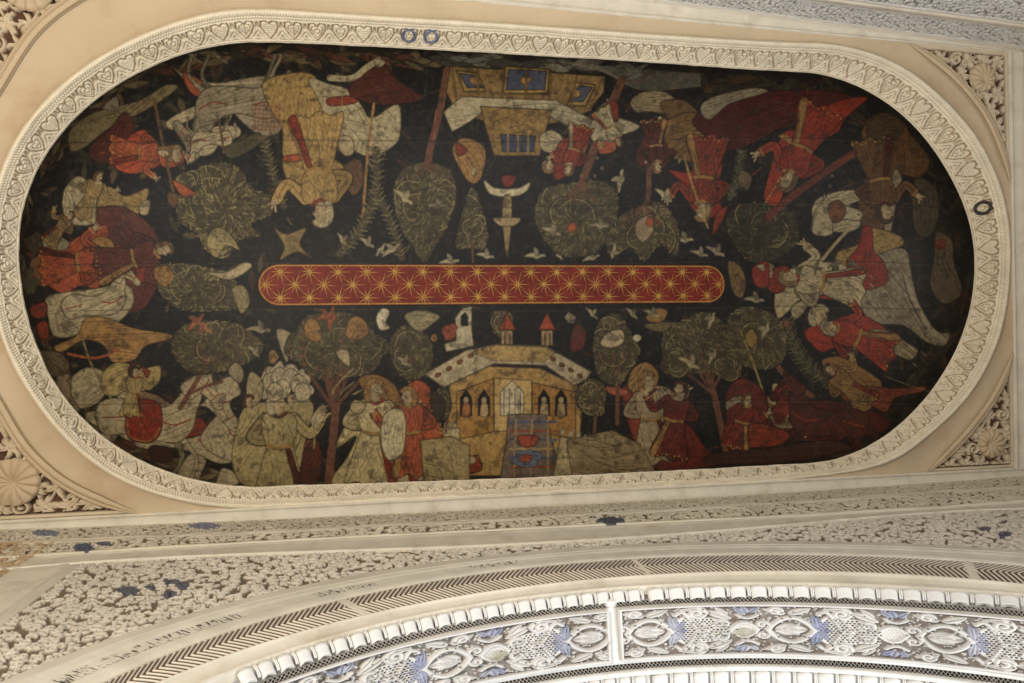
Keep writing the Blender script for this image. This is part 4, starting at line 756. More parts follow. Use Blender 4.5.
for i,(hs,vs,cpx,R_,npet,off) in enumerate(corners):
    sx = 1 if hs == 'right' else -1; c = on_z([cpx], ZP-.01)[0]
    lab = {('right','top'):'pierced scrollwork corner panel at upper right, against the wall with faded frieze',('right','bottom'):'pierced scrollwork corner panel at lower right, beside the end of the arch wall',
           ('left','bottom'):'pierced scrollwork corner panel at lower left with large shell rosette and white frame strip below',('left','top'):'pierced scrollwork corner panel cut off by the upper left corner of the photo'}[(hs,vs)]
    X0, X1 = (1.9, XR) if sx > 0 else (XL, -1.9)
    Y0, Y1 = (ytop(X0 if sx>0 else XL)-.02, -.35) if vs == 'top' else (.3, YB)
    nx, ny = int((X1-X0)/.0045), int((Y1-Y0)/.0045); U, V = to_sheet(nx, ny, X0, X1, Y0, Y1)
    dsp = np.hypot(U-sx*SX, V); an = np.arctan2(V, U-sx*SX); sfun = np.where(sx > 0, (2*SX+(an+PI/2)*B_)/PER, (4*SX+PI*B_+((an%(2*PI))-PI/2)*B_)/PER)
    ar = R_arc(sfun); keep = (dsp > ar-.004)&(np.abs(U) > SX*1.02)&(V > ytop(U)-.004)&(V < YB+.004)
    e = empty('corner_panel', (float(c[0]), float(c[1]), ZC+ZP), lab, 'stucco panel', 'pierced corner panels of the ceiling')
    t = ARC; S_ = .92; rr = np.hypot(U-c[0], V-c[1])
    hh = t.sample((U*sx+.13*i)/S_, (V*(1 if vs == 'top' else -1)+.31*i)/S_)
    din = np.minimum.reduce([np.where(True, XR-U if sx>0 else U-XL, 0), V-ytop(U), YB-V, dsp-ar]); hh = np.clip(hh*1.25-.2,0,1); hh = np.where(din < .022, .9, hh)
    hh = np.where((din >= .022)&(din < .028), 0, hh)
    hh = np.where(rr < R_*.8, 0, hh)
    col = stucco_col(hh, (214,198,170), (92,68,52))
    P = np.stack([U,V,np.full_like(U, ZP+.045)],-1)
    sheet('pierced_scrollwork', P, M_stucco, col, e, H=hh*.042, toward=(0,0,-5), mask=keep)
    shell(c[0], c[1], ZP+.012, R_, npet, e, off)
    # rolled fillet along the arc
    sel = np.linspace(0,1,900); 
    lo, hi = {('right','top'):(0.0,.5*PI*B_),('right','bottom'):(.5*PI*B_,PI*B_),('left','bottom'):(0,.5*PI*B_),('left','top'):(.5*PI*B_,PI*B_)}[(hs,vs)]
    base0 = 2*SX if sx > 0 else 4*SX+PI*B_
    ss = (base0+lo+(hi-lo)*sel)/PER; sp_, n_ = stad(ss); ar_ = R_arc(ss); Q = sp_+n_*ar_[:,None]
    ok = (np.abs(Q[:,0]) < abs(XR if sx>0 else XL)-.0)&(Q[:,1] > ytop(Q[:,0]))&(Q[:,1] < YB)
    Q = Q[ok]; n_ = n_[ok]; base = np.c_[Q, np.full(len(Q), ZP)]-np.c_[n_, np.zeros(len(Q))]*.034; side = np.c_[n_, np.zeros(len(Q))]
    le = np.r_[0, np.cumsum(np.linalg.norm(np.diff(base,axis=0),axis=1))]; tp = np.clip(np.minimum(le, le[-1]-le)/.22, 0, 1)**.6
    PP = np.stack([base+side*(.034+(a-.034)*tp)[:,None]-np.array([0,0,1.])*(b*tp if b > 0 else np.full_like(tp,b))[:,None] for a,b in roll], 1); sheet('arc_fillet', PP, M_plain, None, e, toward=(0,0,-5))

# ------------------------------------------------------------------ walls
xs = np.array([0,100,256,384,512,640,768,900,1017.])
# friezes of the front wall: lines that run under the ceiling
YF = YW+.0
def line_z(ys, y, deg=4):
    q = on_y(list(zip(xs,ys)), y); f = np.polyfit(q[:,0], q[:,2], deg); a, b = q[0,0], q[-1,0]
    return lambda x: np.polyval(f, np.clip(x, a, b))
LB = line_z([544,541,532,526,520,513,504.5,494.5,488], YF, 3); LC = line_z([560,553,542,537.5,531.5,525,518,510,503.5], YF, 3); LD = line_z([572,561.5,555,551.5,546.5,537,527,517,509.5], YF, 4)
def wall_strip(x, z, y): return np.stack([x, np.full_like(x,1.)*y, z],1)
nx = 3400; X = np.linspace(-4.1, XW, nx)
wallf = empty('wall_front', (0, YF, ZC-1), 'carved stucco wall above the arch', 'wall'); wallf['kind'] = 'structure'; del wallf['category']
def frieze(name, x, zt, zb, y0, y1, nv, su, top, low, depth, parent, cart=None, blue=(), tile=ARA, off=0., label=None):
    c0 = np.stack([x, np.broadcast_to(y0, x.shape), zt],1); c1 = np.stack([x, np.broadcast_to(y1, x.shape), zb],1)
    P = loft([c0,c1], nv); Z = P[...,2]; XXX = P[...,0]; hgt = np.abs(zt-zb)[:,None]; v = (zt[:,None]-Z)/np.maximum(hgt,1e-6)
    hh = tile.sample(XXX/su+off, Z/su)
    if cart:
        per = cart; u = (XXX/per)%1.; a = np.abs(u-.5)*per; body = np.hypot(np.maximum(a-per*.30,0)*1.4, (v-.5)*hgt*.9); rim_ = np.clip(1-np.abs(body-hgt*.36)/.02,0,1)**.5
        hh = np.where((np.abs(body-hgt*.36) < .03), 0, hh); hh = np.maximum(hh, rim_)
    ed = np.minimum(v,1-v)*hgt; hh = np.where(ed < .022, 1.05, hh)
    hh = hh*(.65+.7*fbm(hh.shape[0], hh.shape[1], 60, 4, int(off*100)+nv))
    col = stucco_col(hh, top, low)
    for (bx,by,rx,ry,bc) in blue:
        PX, PY = project(P); w_ = fbm(hh.shape[0], hh.shape[1], 10, 3, 17); m_ = ((PX-bx)/rx)**2+((PY-by)/ry)**2 < .5+w_; col[m_] = lin(bc)*(.8+.4*w_[m_][...,None])
    o = sheet(name, P, M_stucco, col, parent, H=hh*depth, toward=(0,0,-6)); 
    if label: o['label'] = label
    return o
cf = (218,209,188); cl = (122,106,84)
zA = np.full(nx, ZP); 
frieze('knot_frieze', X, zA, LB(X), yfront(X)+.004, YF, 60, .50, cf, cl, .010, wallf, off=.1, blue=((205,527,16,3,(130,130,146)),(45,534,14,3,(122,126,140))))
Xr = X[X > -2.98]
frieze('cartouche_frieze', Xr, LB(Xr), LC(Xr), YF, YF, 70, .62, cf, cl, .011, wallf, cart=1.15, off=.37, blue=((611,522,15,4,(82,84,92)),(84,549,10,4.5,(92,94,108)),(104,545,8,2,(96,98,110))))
# plain moulding under the friezes
Pm = loft([np.stack([Xr, np.full_like(Xr,YF-a), LC(Xr)*(1-t)+LD(Xr)*t],1) for a,t in ((-.03,-.03),(.003,.0),(.006,.08),(.002,.14),(.003,.5),(.006,.8),(.010,.9),(.010,.99),(-.03,1.0))], 3)
sheet('plain_moulding', Pm, M_mould, None, wallf, toward=(0,0,-6))
# ---- arch geometry: radial curves about the springing centre
AC = (0.0, -4.08)
def radial(ys, y, drop=0, deg=4):
    q = on_y(list(zip(xs,ys))[drop:], y); th = np.arctan2(q[:,0]-AC[0], q[:,2]-AC[1]); rr = np.hypot(q[:,0]-AC[0], q[:,2]-AC[1]); f = np.polyfit(th, rr, deg)
    lo, hi = th.min(), th.max(); return lambda t: np.polyval(f, np.clip(t, lo, hi))
YE, YFm, YG, YH, YI, YJ = YF+.010, YF+.004, YF+.012, YF+.040, YF+.086, YF+.106
RE_ = radial([690,650,606,571,557,551,545,546,555], YE, 0); RF = radial([745,684,624.5,591,569.5,560,555,558.5,566], YFm, 0); RG = radial([770,712,648,611,589.5,577.5,572,575,585], YG, 0)
RH = radial([820,755,665,623,602.5,588.5,584,588,596], YH, 2,3); RI = radial([850,785,685,638,616,601,596.5,600.5,611], YI, 2,3); RJ = radial([858,793,692,646,623,606.5,602.5,608,618], YJ, 2,3)
TH0, TH1 = math.radians(-62), math.radians(48)
def acurve(R, th, y, dr=0.):
    r = (R(th) if callable(R) else R)+dr; return np.stack([AC[0]+r*np.sin(th), np.full_like(th, y), AC[1]+r*np.cos(th)],1)
# left border of the arch panel (vertical) and the wall beyond it
bx = on_y([(0,578),(0,619)], YF)[:,0]; xb0, xb1 = float(bx[0]), float(bx[1])
zz = np.linspace(-.62, -4.0, 60)
pr = [(-.01,-.01),(.02,.006),(.12,.008),(.18,.003),(.3,.005),(.6,.005),(.74,.002),(.8,.008),(.96,.008),(1.,-.02)]
sheet('vertical_border', np.stack([np.stack([np.full(60, xb0+(xb1-xb0)*q), np.full(60, YF-d), np.linspace(float(LC(xb0))*(1-q)+float(LD(xb1))*q, -4.0, 60)],1) for q,d in pr],1), M_mould, None, wallf, toward=(0,0,-6))
XX1 = np.linspace(-4.1, xb0+.01, 420); frieze('side_relief', XX1, LB(XX1)-.0, np.full(420,-3.0), YF, YF, 420, .7, (192,168,132), (136,108,80), .012, wallf, off=.7)
# scrollwork field between the moulding and the arch
nx2, nv2 = 2300, 420; X2 = np.linspace(xb1-.01, XW, nx2); ztop = LD(X2)+.005
thx = np.linspace(TH0*1.2, TH1*1.3, 3000); ac = acurve(RE_, thx, YE, 0); o_ = np.argsort(ac[:,0]); zarc = np.interp(X2, ac[o_,0], ac[o_,2])
zbot = np.where((X2 < ac[o_,0].min())|(X2 > ac[o_,0].max()), -4., zarc)-.03
vv = np.linspace(0,1,nv2)**1.0; P = np.stack([np.repeat(X2[:,None],nv2,1), np.full((nx2,nv2),YE), ztop[:,None]*(1-vv)+np.minimum(zbot,ztop-.02)[:,None]*vv],-1)
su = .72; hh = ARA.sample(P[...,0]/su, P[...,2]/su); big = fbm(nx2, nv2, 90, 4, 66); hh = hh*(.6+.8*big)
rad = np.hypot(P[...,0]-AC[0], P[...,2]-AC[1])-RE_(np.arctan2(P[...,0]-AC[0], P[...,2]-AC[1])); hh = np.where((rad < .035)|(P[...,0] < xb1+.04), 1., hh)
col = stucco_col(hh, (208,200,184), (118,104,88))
PX, PY = project(P); w_ = fbm(nx2, nv2, 12, 3, 18)
for (bx_,by_,rx,ry) in ((127,592,14,4.5),(172,583,9,3),(183,587,8,5),(170,596,8,4),(150,589,6,2),(1005,536,8,3),(985,530,8,2.5)):
    m_ = ((PX-bx_)/rx)**2+((PY-by_)/ry)**2 < .45+w_*.8; col[m_] = lin((92,90,98))*(.75+.5*w_[m_][...,None])
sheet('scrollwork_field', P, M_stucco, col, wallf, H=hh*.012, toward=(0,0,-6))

# unseen backing added behind the carved faces and above the vault against light leaks
def slab(name, a, b, c, d, parent=None):
    t = np.linspace(0,1,6); a,b,c,d = map(np.array,(a,b,c,d)); P = np.array([[(a*(1-u)+b*u)*(1-v)+(d*(1-u)+c*u)*v for v in t] for u in t]); return sheet(name, P, M_mould, None, parent, toward=(0,0,-3))
thm = np.linspace(TH0*1.1, TH1*1.3, 200); inn = acurve(RJ, thm, YF+.12, .04); out_ = inn.copy(); out_[:,2] = .4; out_[:,1] = YF+.12
sheet('light_seal', loft([inn,out_],8), M_mould, None, wallf, toward=(0,0,-6))
inn = acurve(RJ, thm, YF+.06, .05); out_ = inn.copy(); out_[:,2] = 1.1; sheet('light_seal', loft([inn,out_],8), M_mould, None, wallf, toward=(0,0,-6))

# ------------------------------------------------------------------ the arch
arch = empty('stucco_arch', (0, YF+.1, ZC+AC[1]), 'wide stucco arch with herringbone cord, white lobes and blue-tinted scroll soffit', 'arch')
nt = 3000; th = np.linspace(TH0, TH1, nt)
def arch_sheet(name, curves, sub, m, col=None, H=None): return sheet(name, loft(curves, sub), m, col, arch, H=H, toward=(0,0,-6))
# outer moulding with faded black lettering-like marks
cE = acurve(RE_, th, YE+.01, .02); 
cs = [cE]+[acurve(lambda t,q=q: RE_(t)*(1-q)+RF(t)*q, th, YE*(1-q)+YFm*q-d) for q,d in ((.0,.004),(.1,.009),(.25,.008),(.33,.004),(.6,.004),(.70,.009),(.9,.010),(.99,.006),(1.,-.01))]
Pm = loft(cs, 7); nn = fbm(Pm.shape[0], Pm.shape[1], 40, 4, 71); col = lin((224,218,202))*(.86+.24*nn)[...,None]
PX, PY = project(Pm); k1 = fbm(nt, Pm.shape[1], 3, 2, 72); k2 = fbm(nt, Pm.shape[1], 160, 3, 73); vm = np.linspace(0,1,Pm.shape[1])[None]
m_ = (k1 > .62)&(k2 > .50)&(vm > .46)&(vm < .62)&(PX < 560); col[m_] = lin((84,78,74))
o = arch_sheet('outer_moulding', cs, 7, M_stucco, col)
# herringbone cord: half-round
nt2, nvc = 7600, 40; thc = np.linspace(TH0, TH1, nt2); v = np.linspace(0,1,nvc)
P = np.stack([acurve(lambda t,q=q: RF(t)*(1-q)+RG(t)*q, thc, YFm*(1-q)+YG*q-.003*math.sin(q*PI)**.8) for q in v],1)
arc = (thc*2.75)[:,None]; vb = np.abs(v-.42)[None]; vb = np.where(v < .45, (.45-v)*.20, (v-.45)*.078)[None]; tri = ((arc-vb)/.0250)%1.; hh = 1-np.abs(tri*2-1); hh = np.clip(hh*2.5-1.15,0,1)
jt = np.exp(-((arc-.02)/.012)**2)+np.exp(-((arc+1.42)/.02)**2)+np.exp(-((arc-1.62)/.02)**2); hh = hh*(1-np.clip(jt,0,1))+.7*np.clip(jt,0,1); fill_ = np.minimum(v,1-v)[None]; hh = np.where(fill_ < .05, 1., hh)
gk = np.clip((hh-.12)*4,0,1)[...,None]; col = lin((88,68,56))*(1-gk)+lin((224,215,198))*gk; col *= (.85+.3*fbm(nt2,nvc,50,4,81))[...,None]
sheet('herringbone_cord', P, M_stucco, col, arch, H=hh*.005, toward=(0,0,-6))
# smooth cavetto under the cord
cs = [acurve(lambda t,q=q: RG(t)*(1-q)+RH(t)*q, th, YG*(1-q)+YH*q-d) for q,d in ((0,.004),(.05,.010),(.13,.010),(.17,.0),(.5,-.003),(.8,.002),(.9,.008),(.995,.006),(1.,-.03))]
arch_sheet('smooth_moulding', cs, 4, M_mould)
# backing behind the lobes
cs = [acurve(RH, th, YH-.0, .0), acurve(lambda t: RH(t)*.6+RI(t)*.4, th, YH*.5+YI*.5+.02, .02), acurve(RI, th, YI+.012, .012), acurve(RI, th, YI, .0)]
arch_sheet('lobe_backing', cs, 4, M_white)
def lobe_mesh(W, D, Hh):
    """white half-round lobe hanging between two thin ribs; x tangent, y depth, z radial"""
    bm = []; faces = []; na, nb = 14, 7
    for j in range(nb):
        t = j/(nb-1); r = W*.5*(1.-.10*t); d = D*t
        for i in range(na):
            a = PI*i/(na-1); bm.append((-r*math.cos(a), d+.30*r*(1-math.sin(a))+.002, -Hh*.55*(max(math.sin(a),0.)**.55)*(.75+.25*t)))
    for j in range(nb-1):
        for i in range(na-1): k = j*na+i; faces.append((k,k+1,k+na+1,k+na))
    c = len(bm); bm.append((0, D, 0)); b = (nb-1)*na
    for i in range(na-1): faces.append((b+i, b+i+1, c))
    c = len(bm); bm.append((0, -.004, 0))
    for i in range(na-1): faces.append((i+1, i, c))
    me = bpy.data.meshes.new('lobe'); me.from_pydata(bm, [], faces); me.update(); me.materials.append(M_white)
    for p_ in me.polygons: p_.use_smooth = len(p_.vertices) == 4
    return me
def rib_mesh(W, D, Hh):
    vs = []; fs = []
    for ox in (-.28,.28):
        b = len(vs)
        for j in range(5):
            t = j/4
            for i in range(8):
                a = 2*PI*i/8; vs.append((ox*W+.26*W*math.cos(a), D*t, -Hh*.30+.26*W*math.sin(a)-Hh*.12*math.sin(t*PI)))
        for j in range(4):
            for i in range(8): fs.append((b+j*8+i, b+j*8+(i+1)%8, b+(j+1)*8+(i+1)%8, b+(j+1)*8+i))
        fs.append(tuple(b+i for i in range(8))[::-1]); fs.append(tuple(b+32+i for i in range(8)))
    me = bpy.data.meshes.new('rib'); me.from_pydata(vs, [], fs); me.update(); me.materials.append(M_white)
    for p_ in me.polygons: p_.use_smooth = len(p_.vertices) == 4
    return me
def place_row(R0, y0, R1, y1, lo, hi, pitch, Hh, phase=0.):
    D = float(math.hypot(y1-y0, float(R1(0.))-float(R0(0.)))); W = float(pitch*float(R0(0.)))
    lm, rm = lobe_mesh(W*.80, D, Hh), rib_mesh(W*.15, D, Hh)
    k = 0; t = lo+phase
    while t < hi:
        for me, nm, tt in ((lm,'lobe',t),(rm,'rib',t+pitch/2)):
            r0, r1 = float(R0(np.array(tt))), float(R1(np.array(tt)))
            p0 = Vector((AC[0]+r0*math.sin(tt), y0, AC[1]+r0*math.cos(tt))); p1 = Vector((AC[0]+r1*math.sin(tt), y1, AC[1]+r1*math.cos(tt)))
            ey = (p1-p0).normalized(); ex = Vector((math.cos(tt),0,-math.sin(tt))); ez = ex.cross(ey).normalized(); ex = ey.cross(ez)
            o = bpy.data.objects.new(nm, me); C.objects.link(o); o.parent = arch
            Mx = Matrix((ex,ey,ez)).transposed().to_4x4(); Mx.translation = p0+Vector((0,0,ZC))-arch.location; o.matrix_basis = Mx
        t += pitch
JT = -.03
place_row(RH, YH+.004, RI, YI, math.radians(-42), -.035, .0302, .032, .0)
place_row(RH, YH+.004, RI, YI, .004, math.radians(38), .0395, .034, .0)
# black and white knot band
KT = Tile(1., 1., 64)
xx, yy_ = np.meshgrid((np.arange(64)+.5)/64, (np.arange(64)+.5)/64)
def chain(U, V):      # U along (in pattern units), V 0..1
    a = np.abs(((U+V*1.0)%1.)-.5)*2; b = np.abs(((U-V*1.0)%1.)-.5)*2; h = np.maximum(np.clip((a-.75)*5,0,1), np.clip((b-.75)*5,0,1)); e = np.minimum(V%1.,1-V%1.); return h
def knot(name, R0, y0, R1, y1, lo, hi, wt):
    n_, m_ = 6400, 26; t = np.linspace(lo, hi, n_); q = np.linspace(0,1,m_); P = np.stack([acurve(lambda tt,k=k: R0(tt)*(1-k)+R1(tt)*k, t, y0*(1-k)+y1*k) for k in q],1)
    U = (t*2.7/.020)[:,None]+0*q[None]; V = 0*t[:,None]+q[None]; h = chain(U, V*1.6); h = np.where((V < .08)|(V > .94), 1., h)
    w_ = fbm(n_, m_, 60, 4, 91); h = np.maximum(h, np.clip((w_-.66)*8,0,1)*.8*wt); k = h[...,None]; col = lin((36,31,30))*(1-k)+lin((206,200,190))*k
    col *= (.8+.35*w_)[...,None]
    o = sheet(name, P, M_stucco, col, arch, H=h*.008, toward=(0,0,-6)); o['label'] = 'narrow band of black and white interlace'
knot('knot_band', RI, YI, RJ, YJ, math.radians(-42), math.radians(40), .3)
# soffit panel: depth chosen so that the soffit runs level into the arch
z0 = float(on_y([(640,606.5)], YJ)[0,2]); YL = YJ
for k in range(200):
    YL = YJ+.002*k
    if float(on_y([(640,656)], YL)[0,2]) > z0: break
def radial2(pts, y, deg=2):
    q = on_y(pts, y); t_ = np.arctan2(q[:,0]-AC[0], q[:,2]-AC[1]); rr = np.hypot(q[:,0]-AC[0], q[:,2]-AC[1]); f = np.polyfit(t_, rr, deg)
    lo, hi = t_.min()-.1, t_.max()+.05; return lambda t: np.polyval(f, np.clip(t, lo, hi))
RK = lambda t: RJ(t)
RL = radial2([(512,676),(560,667.5),(640,656),(700,654),(768,654.5),(830,657),(900,661.5),(960,667),(1017,673.5)], YL)
YM = YL+.015; YN = YL+.04; RM = radial2([(512,680),(560,671),(640,659.5),(700,657.5),(768,658),(830,660.5),(900,665.5),(960,671),(1017,678)], YM); RN = radial2([(512,688),(560,679),(640,669),(700,665),(768,665),(830,668),(900,673),(960,679),(1017,687)], YN)
# scroll tile for the soffit: one period holds an almond, a blue star, a pair of scrolled leaves and a pine cone
PW = 1.55; T = Tile(2*PW*1., 1., 150, wrapv=False)
def mir(f):
    for sg in (1,-1): f(lambda y: .5+sg*(y))
W2 = 2*PW
T.mask['blue'] = np.zeros_like(T.h); T.mask['green'] = np.zeros_like(T.h); T.mask['dots'] = np.zeros_like(T.h)
def bgfill(cx, cy, rx, ry, a0=.55):                       # fine pricked ground lobes
    T.ell(cx, cy, rx, ry, 0, a0, flat=6)
    for i in range(-6,7):
        for j in range(-6,7):
            x, y = cx+i*.045+(j%2)*.022, cy+j*.04
            if ((x-cx)/rx)**2+((y-cy)/ry)**2 < .75: T.ell(x, y, .014, .014, 0, .5, mode='sub', tagm='dots')
for kx in (0, 1):
    X0 = kx*PW
    bgfill(X0+.95, .5, .30, .25); bgfill(X0+.78, .5, .2, .3)
    for sg in (-1,1):
        Y = lambda y: .5+sg*y
        # almond outline at .33
        a = np.linspace(0,1,16); T.stroke(np.stack([X0+.08+.5*a, Y(0)+sg*.235*np.sin(a*PI)**.8],1), .042, 1.)
        T.spiral(X0+.02, Y(.10), .07, .028, 0 if sg>0 else 0, 1.1, sg, 1.); 
        # blue star behind
        for q in range(3): T.leaf(X0+.62, Y(0), X0+.62+.15*math.cos(q*.8), Y(.26*math.sin(q*.8)), .05, .7, tagm='blue')
        T.leaf(X0+.60, Y(.02), X0+.56, Y(.30), .05, .7, tagm='blue')
        # big scrolls
        b = np.linspace(0,1,18); T.stroke(np.stack([X0+.62+.36*b, Y(.30-.28*b+.12*np.sin(b*PI*2))],1), .034, .95)
        T.spiral(X0+.86, Y(.33), .11, .034, 1.5*sg, 1.5, -sg, 1.); T.spiral(X0+1.12, Y(.13), .10, .034, 3., 1.4, sg, 1.)
        T.leaf(X0+.98, Y(.36), X0+1.25, Y(.20), .075, .95); T.leaf(X0+.92, Y(.42), X0+.66, Y(.40), .05, .9); T.leaf(X0+1.20,Y(.28),X0+1.05,Y(.45),.05,.9)
        T.leaf(X0+.30, Y(.30), X0+.55, Y(.42), .07, .95); T.leaf(X0+.28, Y(.30), X0+.02, Y(.40), .06, .95); T.spiral(X0+.16, Y(.36), .08, .028, 0, 1.3, sg, 1.)
        # pine cone halves
        T.stroke(np.stack([X0+1.22+.30*a, .5+sg*.14*np.sin(a*PI)**.9],1), .035, 1.)
        T.leaf(X0+1.40, Y(.30), X0+1.36, Y(.45), .07, .7, tagm='blue'); T.leaf(X0+1.44, Y(.32), X0+1.53, Y(.42), .05, .7, tagm='blue'); T.leaf(X0+1.36, Y(.32), X0+1.26, Y(.43), .05, .7, tagm='blue')
        T.stroke(np.stack([X0+1.30+.22*a, Y(.28-.06*np.sin(a*PI))],1), .03, .9)
    T.leaf(X0+.16,.5,X0+.52,.5,.14,.6); 
    for q in (-.5,0,.5): T.leaf(X0+.2,.5,X0+.44,.5+.13*math.sin(q*2),.035,.85)
    T.ell(X0+1.37,.5,.14,.115,0,.62, flat=5)
    for i in range(-3,4):
        for j in range(-2,3): T.ell(X0+1.37+i*.038+(j%2)*.019, .5+j*.042, .015,.015,0,.85,mode='max')
    if kx == 0:
        g = ((T_x := (np.arange(T.nx)+.5)/T.n)[None]-1.36)**2/.13**2+(((np.arange(T.ny)+.5)/T.n)[:,None]-.56)**2/.10**2 < 1; T.mask['green'] = np.maximum(T.mask['green'], g*1.)
rq = random.Random(4)
for _ in range(900):
    x, y = rq.uniform(0,W2), rq.uniform(.05,.95); jx, jy = int(x*T.n)%T.nx, min(int(y*T.n),T.ny-1)
    if T.h[jy,jx] < .05: T.ell(x, y, .020, .020, 0, .5)
for _ in range(260):
    x, y = rq.uniform(0,W2), rq.uniform(.06,.94); jx, jy = int(x*T.n)%T.nx, min(int(y*T.n),T.ny-1)
    if T.h[jy,jx] > .75: T.ell(x, y, .013, .011, 0, .6, mode='sub', tagm='dots')
n_, m_ = 3600, 150; q = np.linspace(0,1,m_); JT = float(np.interp(612, *[c[np.argsort(project(acurve(RJ, np.linspace(-.3,.3,400), YJ))[0])] for c in (project(acurve(RJ, np.linspace(-.3,.3,400), YJ))[0], np.linspace(-.3,.3,400))]))
for side, (lo, hi) in enumerate(((math.radians(-42), JT-.010), (JT+.010, math.radians(42)))):
    nn_ = int(n_*(hi-lo)/1.5); t = np.linspace(lo, hi, nn_); P = np.stack([acurve(lambda tt,k=k: RJ(tt)*(1-k)+RL(tt)*k, t, YJ*(1-k)+YL*k) for k in q],1)
    width = float(np.linalg.norm(P[nn_//2,0]-P[nn_//2,-1])); U = (t-JT)[:,None]*2.62/.405*.88*(1 if side else -1)+0*q[None]; U = U+ (-.06 if side else .05); V = 0*t[:,None]+q[None]
    U = U*1.0; h = T.sample(U*1.0, V); h = np.where((V < .035)|(V > .955), 1., h); e_ = np.abs(t-(lo if side else hi))[:,None]*2.6; h = np.where(e_ < .012, 1, h)
    w_ = fbm(nn_, m_, 60, 4, 95+side); k = np.clip(h*2.,0,1)[...,None]; col = lin((150,142,134))*(1-k)+lin((214,211,206))*k
    bm_ = np.clip(T.sample(U,V,T.mask['blue'])*(.35+.9*w_),0,1)[...,None]; col = col*(1-bm_*.75)+lin((116,126,164))*bm_*.75
    gm_ = np.clip(T.sample(U,V,T.mask['green'])*(w_-.1)*1.6,0,1)[...,None]; col = col*(1-gm_*.8)+lin((150,146,116))*gm_*.8
    dm_ = np.clip(T.sample(U,V,T.mask['dots']),0,1)[...,None]; col = col*(1-dm_*.6)+lin((100,88,84))*dm_*.6
    br_ = np.clip((fbm(nn_,m_,30,4,99+side)-.56)*5,0,1)[...,None]*(1-k); col = col*(1-br_*.7)+lin((128,108,88))*br_*.7
    sheet('soffit_panel', P, M_stucco, col, arch, H=h*.030, toward=(0,0,-6))
tj = np.linspace(JT-.0135, JT+.0135, 9); P = np.stack([acurve(lambda tt,k=k: RI(tt)*(1-k)+RM(tt)*k, tj, YI*(1-k)+YM*k) for k in np.linspace(-.06,1.,40)],1)
bumpj = .020*np.sin(np.linspace(0,PI,9))[:,None]**.5*np.ones(40)[None]; bumpj *= (.85+.3*fbm(9,40,6,3,5))
o = sheet('joint_strip', P, M_white, None, arch, H=bumpj, toward=(0,0,-6)); o['label'] = 'rough white plaster joint between the two soffit panels'
ths = np.linspace(math.radians(-42), math.radians(42), 800)
arch_sheet2 = lambda name, cs, m: sheet(name, loft(cs, 3), m, None, arch, toward=(0,0,-6))
arch_sheet2('soffit_fillet', [acurve(RL, ths, YL, .0), acurve(RL, ths, YL+.001, -.012), acurve(RM, ths, YM, -.010), acurve(RM, ths, YM, 0)], M_white)
knot('knot_band', RM, YM, RN, YN, math.radians(-42), math.radians(42), .3)
RO = lambda t: RN(t)+.0; YO = YN+.02
arch_sheet2('far_backing', [acurve(RN, ths, YN), acurve(RN, ths, YN+.002, -.012), acurve(RN, ths, YO, -.014), acurve(RN, ths, YO+.002, .01), acurve(RN, ths, YO+.12, .02), acurve(RN, ths, YO+.125, .4), acurve(RN, ths, YO+.13, 1.5)], M_white)
RO1 = lambda t: RN(t)+.004; place_row(RO1, YO, RO1, YO+.10, math.radians(-30), -.04, .0302, .05); place_row(RO1, YO, RO1, YO+.10, .0, math.radians(38), .0395, .05)

# ------------------------------------------------------------------ upper and right walls
wallb = empty('wall_back', (0, -1.8, ZC-1), 'carved wall above the far side of the ceiling', 'wall'); wallb['kind'] = 'structure'; del wallb['category']
XB = np.linspace(-4.1, XW+.0, 2400); yb = ywall(XB)
z1 = np.full_like(XB, ZP-.30); z2 = np.full_like(XB, ZP-.36)
sheet('edge_fillet', loft([np.stack([XB,yb+.012,np.full_like(XB,ZP)],1), np.stack([XB,yb+.018,np.full_like(XB,ZP-.02)],1), np.stack([XB,yb+.006,np.full_like(XB,ZP-.035)],1)],3), M_mould, None, wallb, toward=(0,0,-6))
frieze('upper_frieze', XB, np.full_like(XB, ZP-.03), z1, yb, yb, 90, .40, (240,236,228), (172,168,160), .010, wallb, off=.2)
sheet('middle_fillet', loft([np.stack([XB,yb,z1],1), np.stack([XB,yb+.02,z1-.015],1), np.stack([XB,yb+.02,z2+.01],1), np.stack([XB,yb,z2],1)],3), M_mould, None, wallb, toward=(0,0,-6))
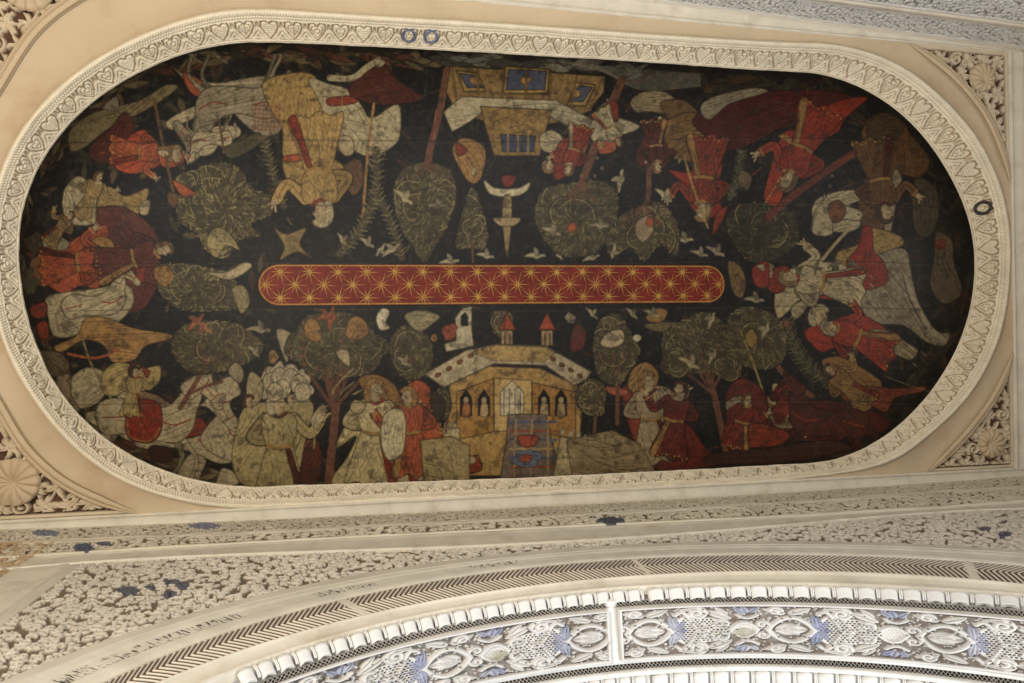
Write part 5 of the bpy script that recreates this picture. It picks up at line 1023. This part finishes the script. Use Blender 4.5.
frieze('lower_frieze', XB, z2, np.full_like(XB, -3.), yb, yb, 400, .5, (240,236,228), (160,156,150), .011, wallb, off=.6)
slab('light_seal', (-4.6,-2.6,1.1), (4.2,-2.6,1.1), (4.2,2.6,1.1), (-4.6,2.6,1.1), wallb)  # unseen slab added over the vault to block world light from above
slab('light_seal', (-4.6,-2.3,-3.), (4.,-1.75,-3.), (4.,-1.75,1.1), (-4.6,-2.3,1.1), wallb)
YL_ = np.linspace(-2.1, YF+.05, 700); XLw = XL-.115
walll = empty('wall_left', (XLw, 0, ZC-1), 'carved wall at the left edge of the ceiling', 'wall'); walll['kind'] = 'structure'; del walll['category']
P = np.stack([np.full((700,240),XLw), np.repeat(YL_[:,None],240,1), np.repeat(np.linspace(ZP,-3.,240)[None],700,0)],-1)
hh = ARA.sample(P[...,1]/.5, P[...,2]/.5)*(.6+.8*fbm(700,240,60,4,8)); sheet('carved_field', P, M_stucco, stucco_col(hh, (208,190,160), (140,118,92)), walll, H=hh*.012, toward=(0,0,-6))
slab('light_seal', (XLw-.05,-2.3,-3.), (XLw-.05,2.3,-3.), (XLw-.05,2.3,1.1), (XLw-.05,-2.3,1.1), walll)
YR = np.linspace(-1.75, YF+.05, 1000); R0 = np.stack([np.full_like(YR,XW), YR, np.full_like(YR,ZP)],1)
wallr = empty('wall_right', (XW, 0, ZC-1), 'carved wall at the right edge of the ceiling', 'wall'); wallr['kind'] = 'structure'; del wallr['category']
nz_ = 300; P = np.stack([np.full((1000,nz_),XW), np.repeat(YR[:,None],nz_,1), np.repeat(np.linspace(ZP,-3.,nz_)[None],1000,0)],-1)
hh = ARA.sample(P[...,1]/.5, P[...,2]/.5)*(.6+.8*fbm(1000,nz_,60,4,8)); col = stucco_col(hh, (214,202,180), (140,124,104))
slab('light_seal', (XW+.05,-2.3,-3.), (XW+.05,2.3,-3.), (XW+.05,2.3,1.1), (XW+.05,-2.3,1.1), wallr)
sheet('carved_field', P, M_stucco, col, wallr, H=hh*.012, toward=(0,0,-6))
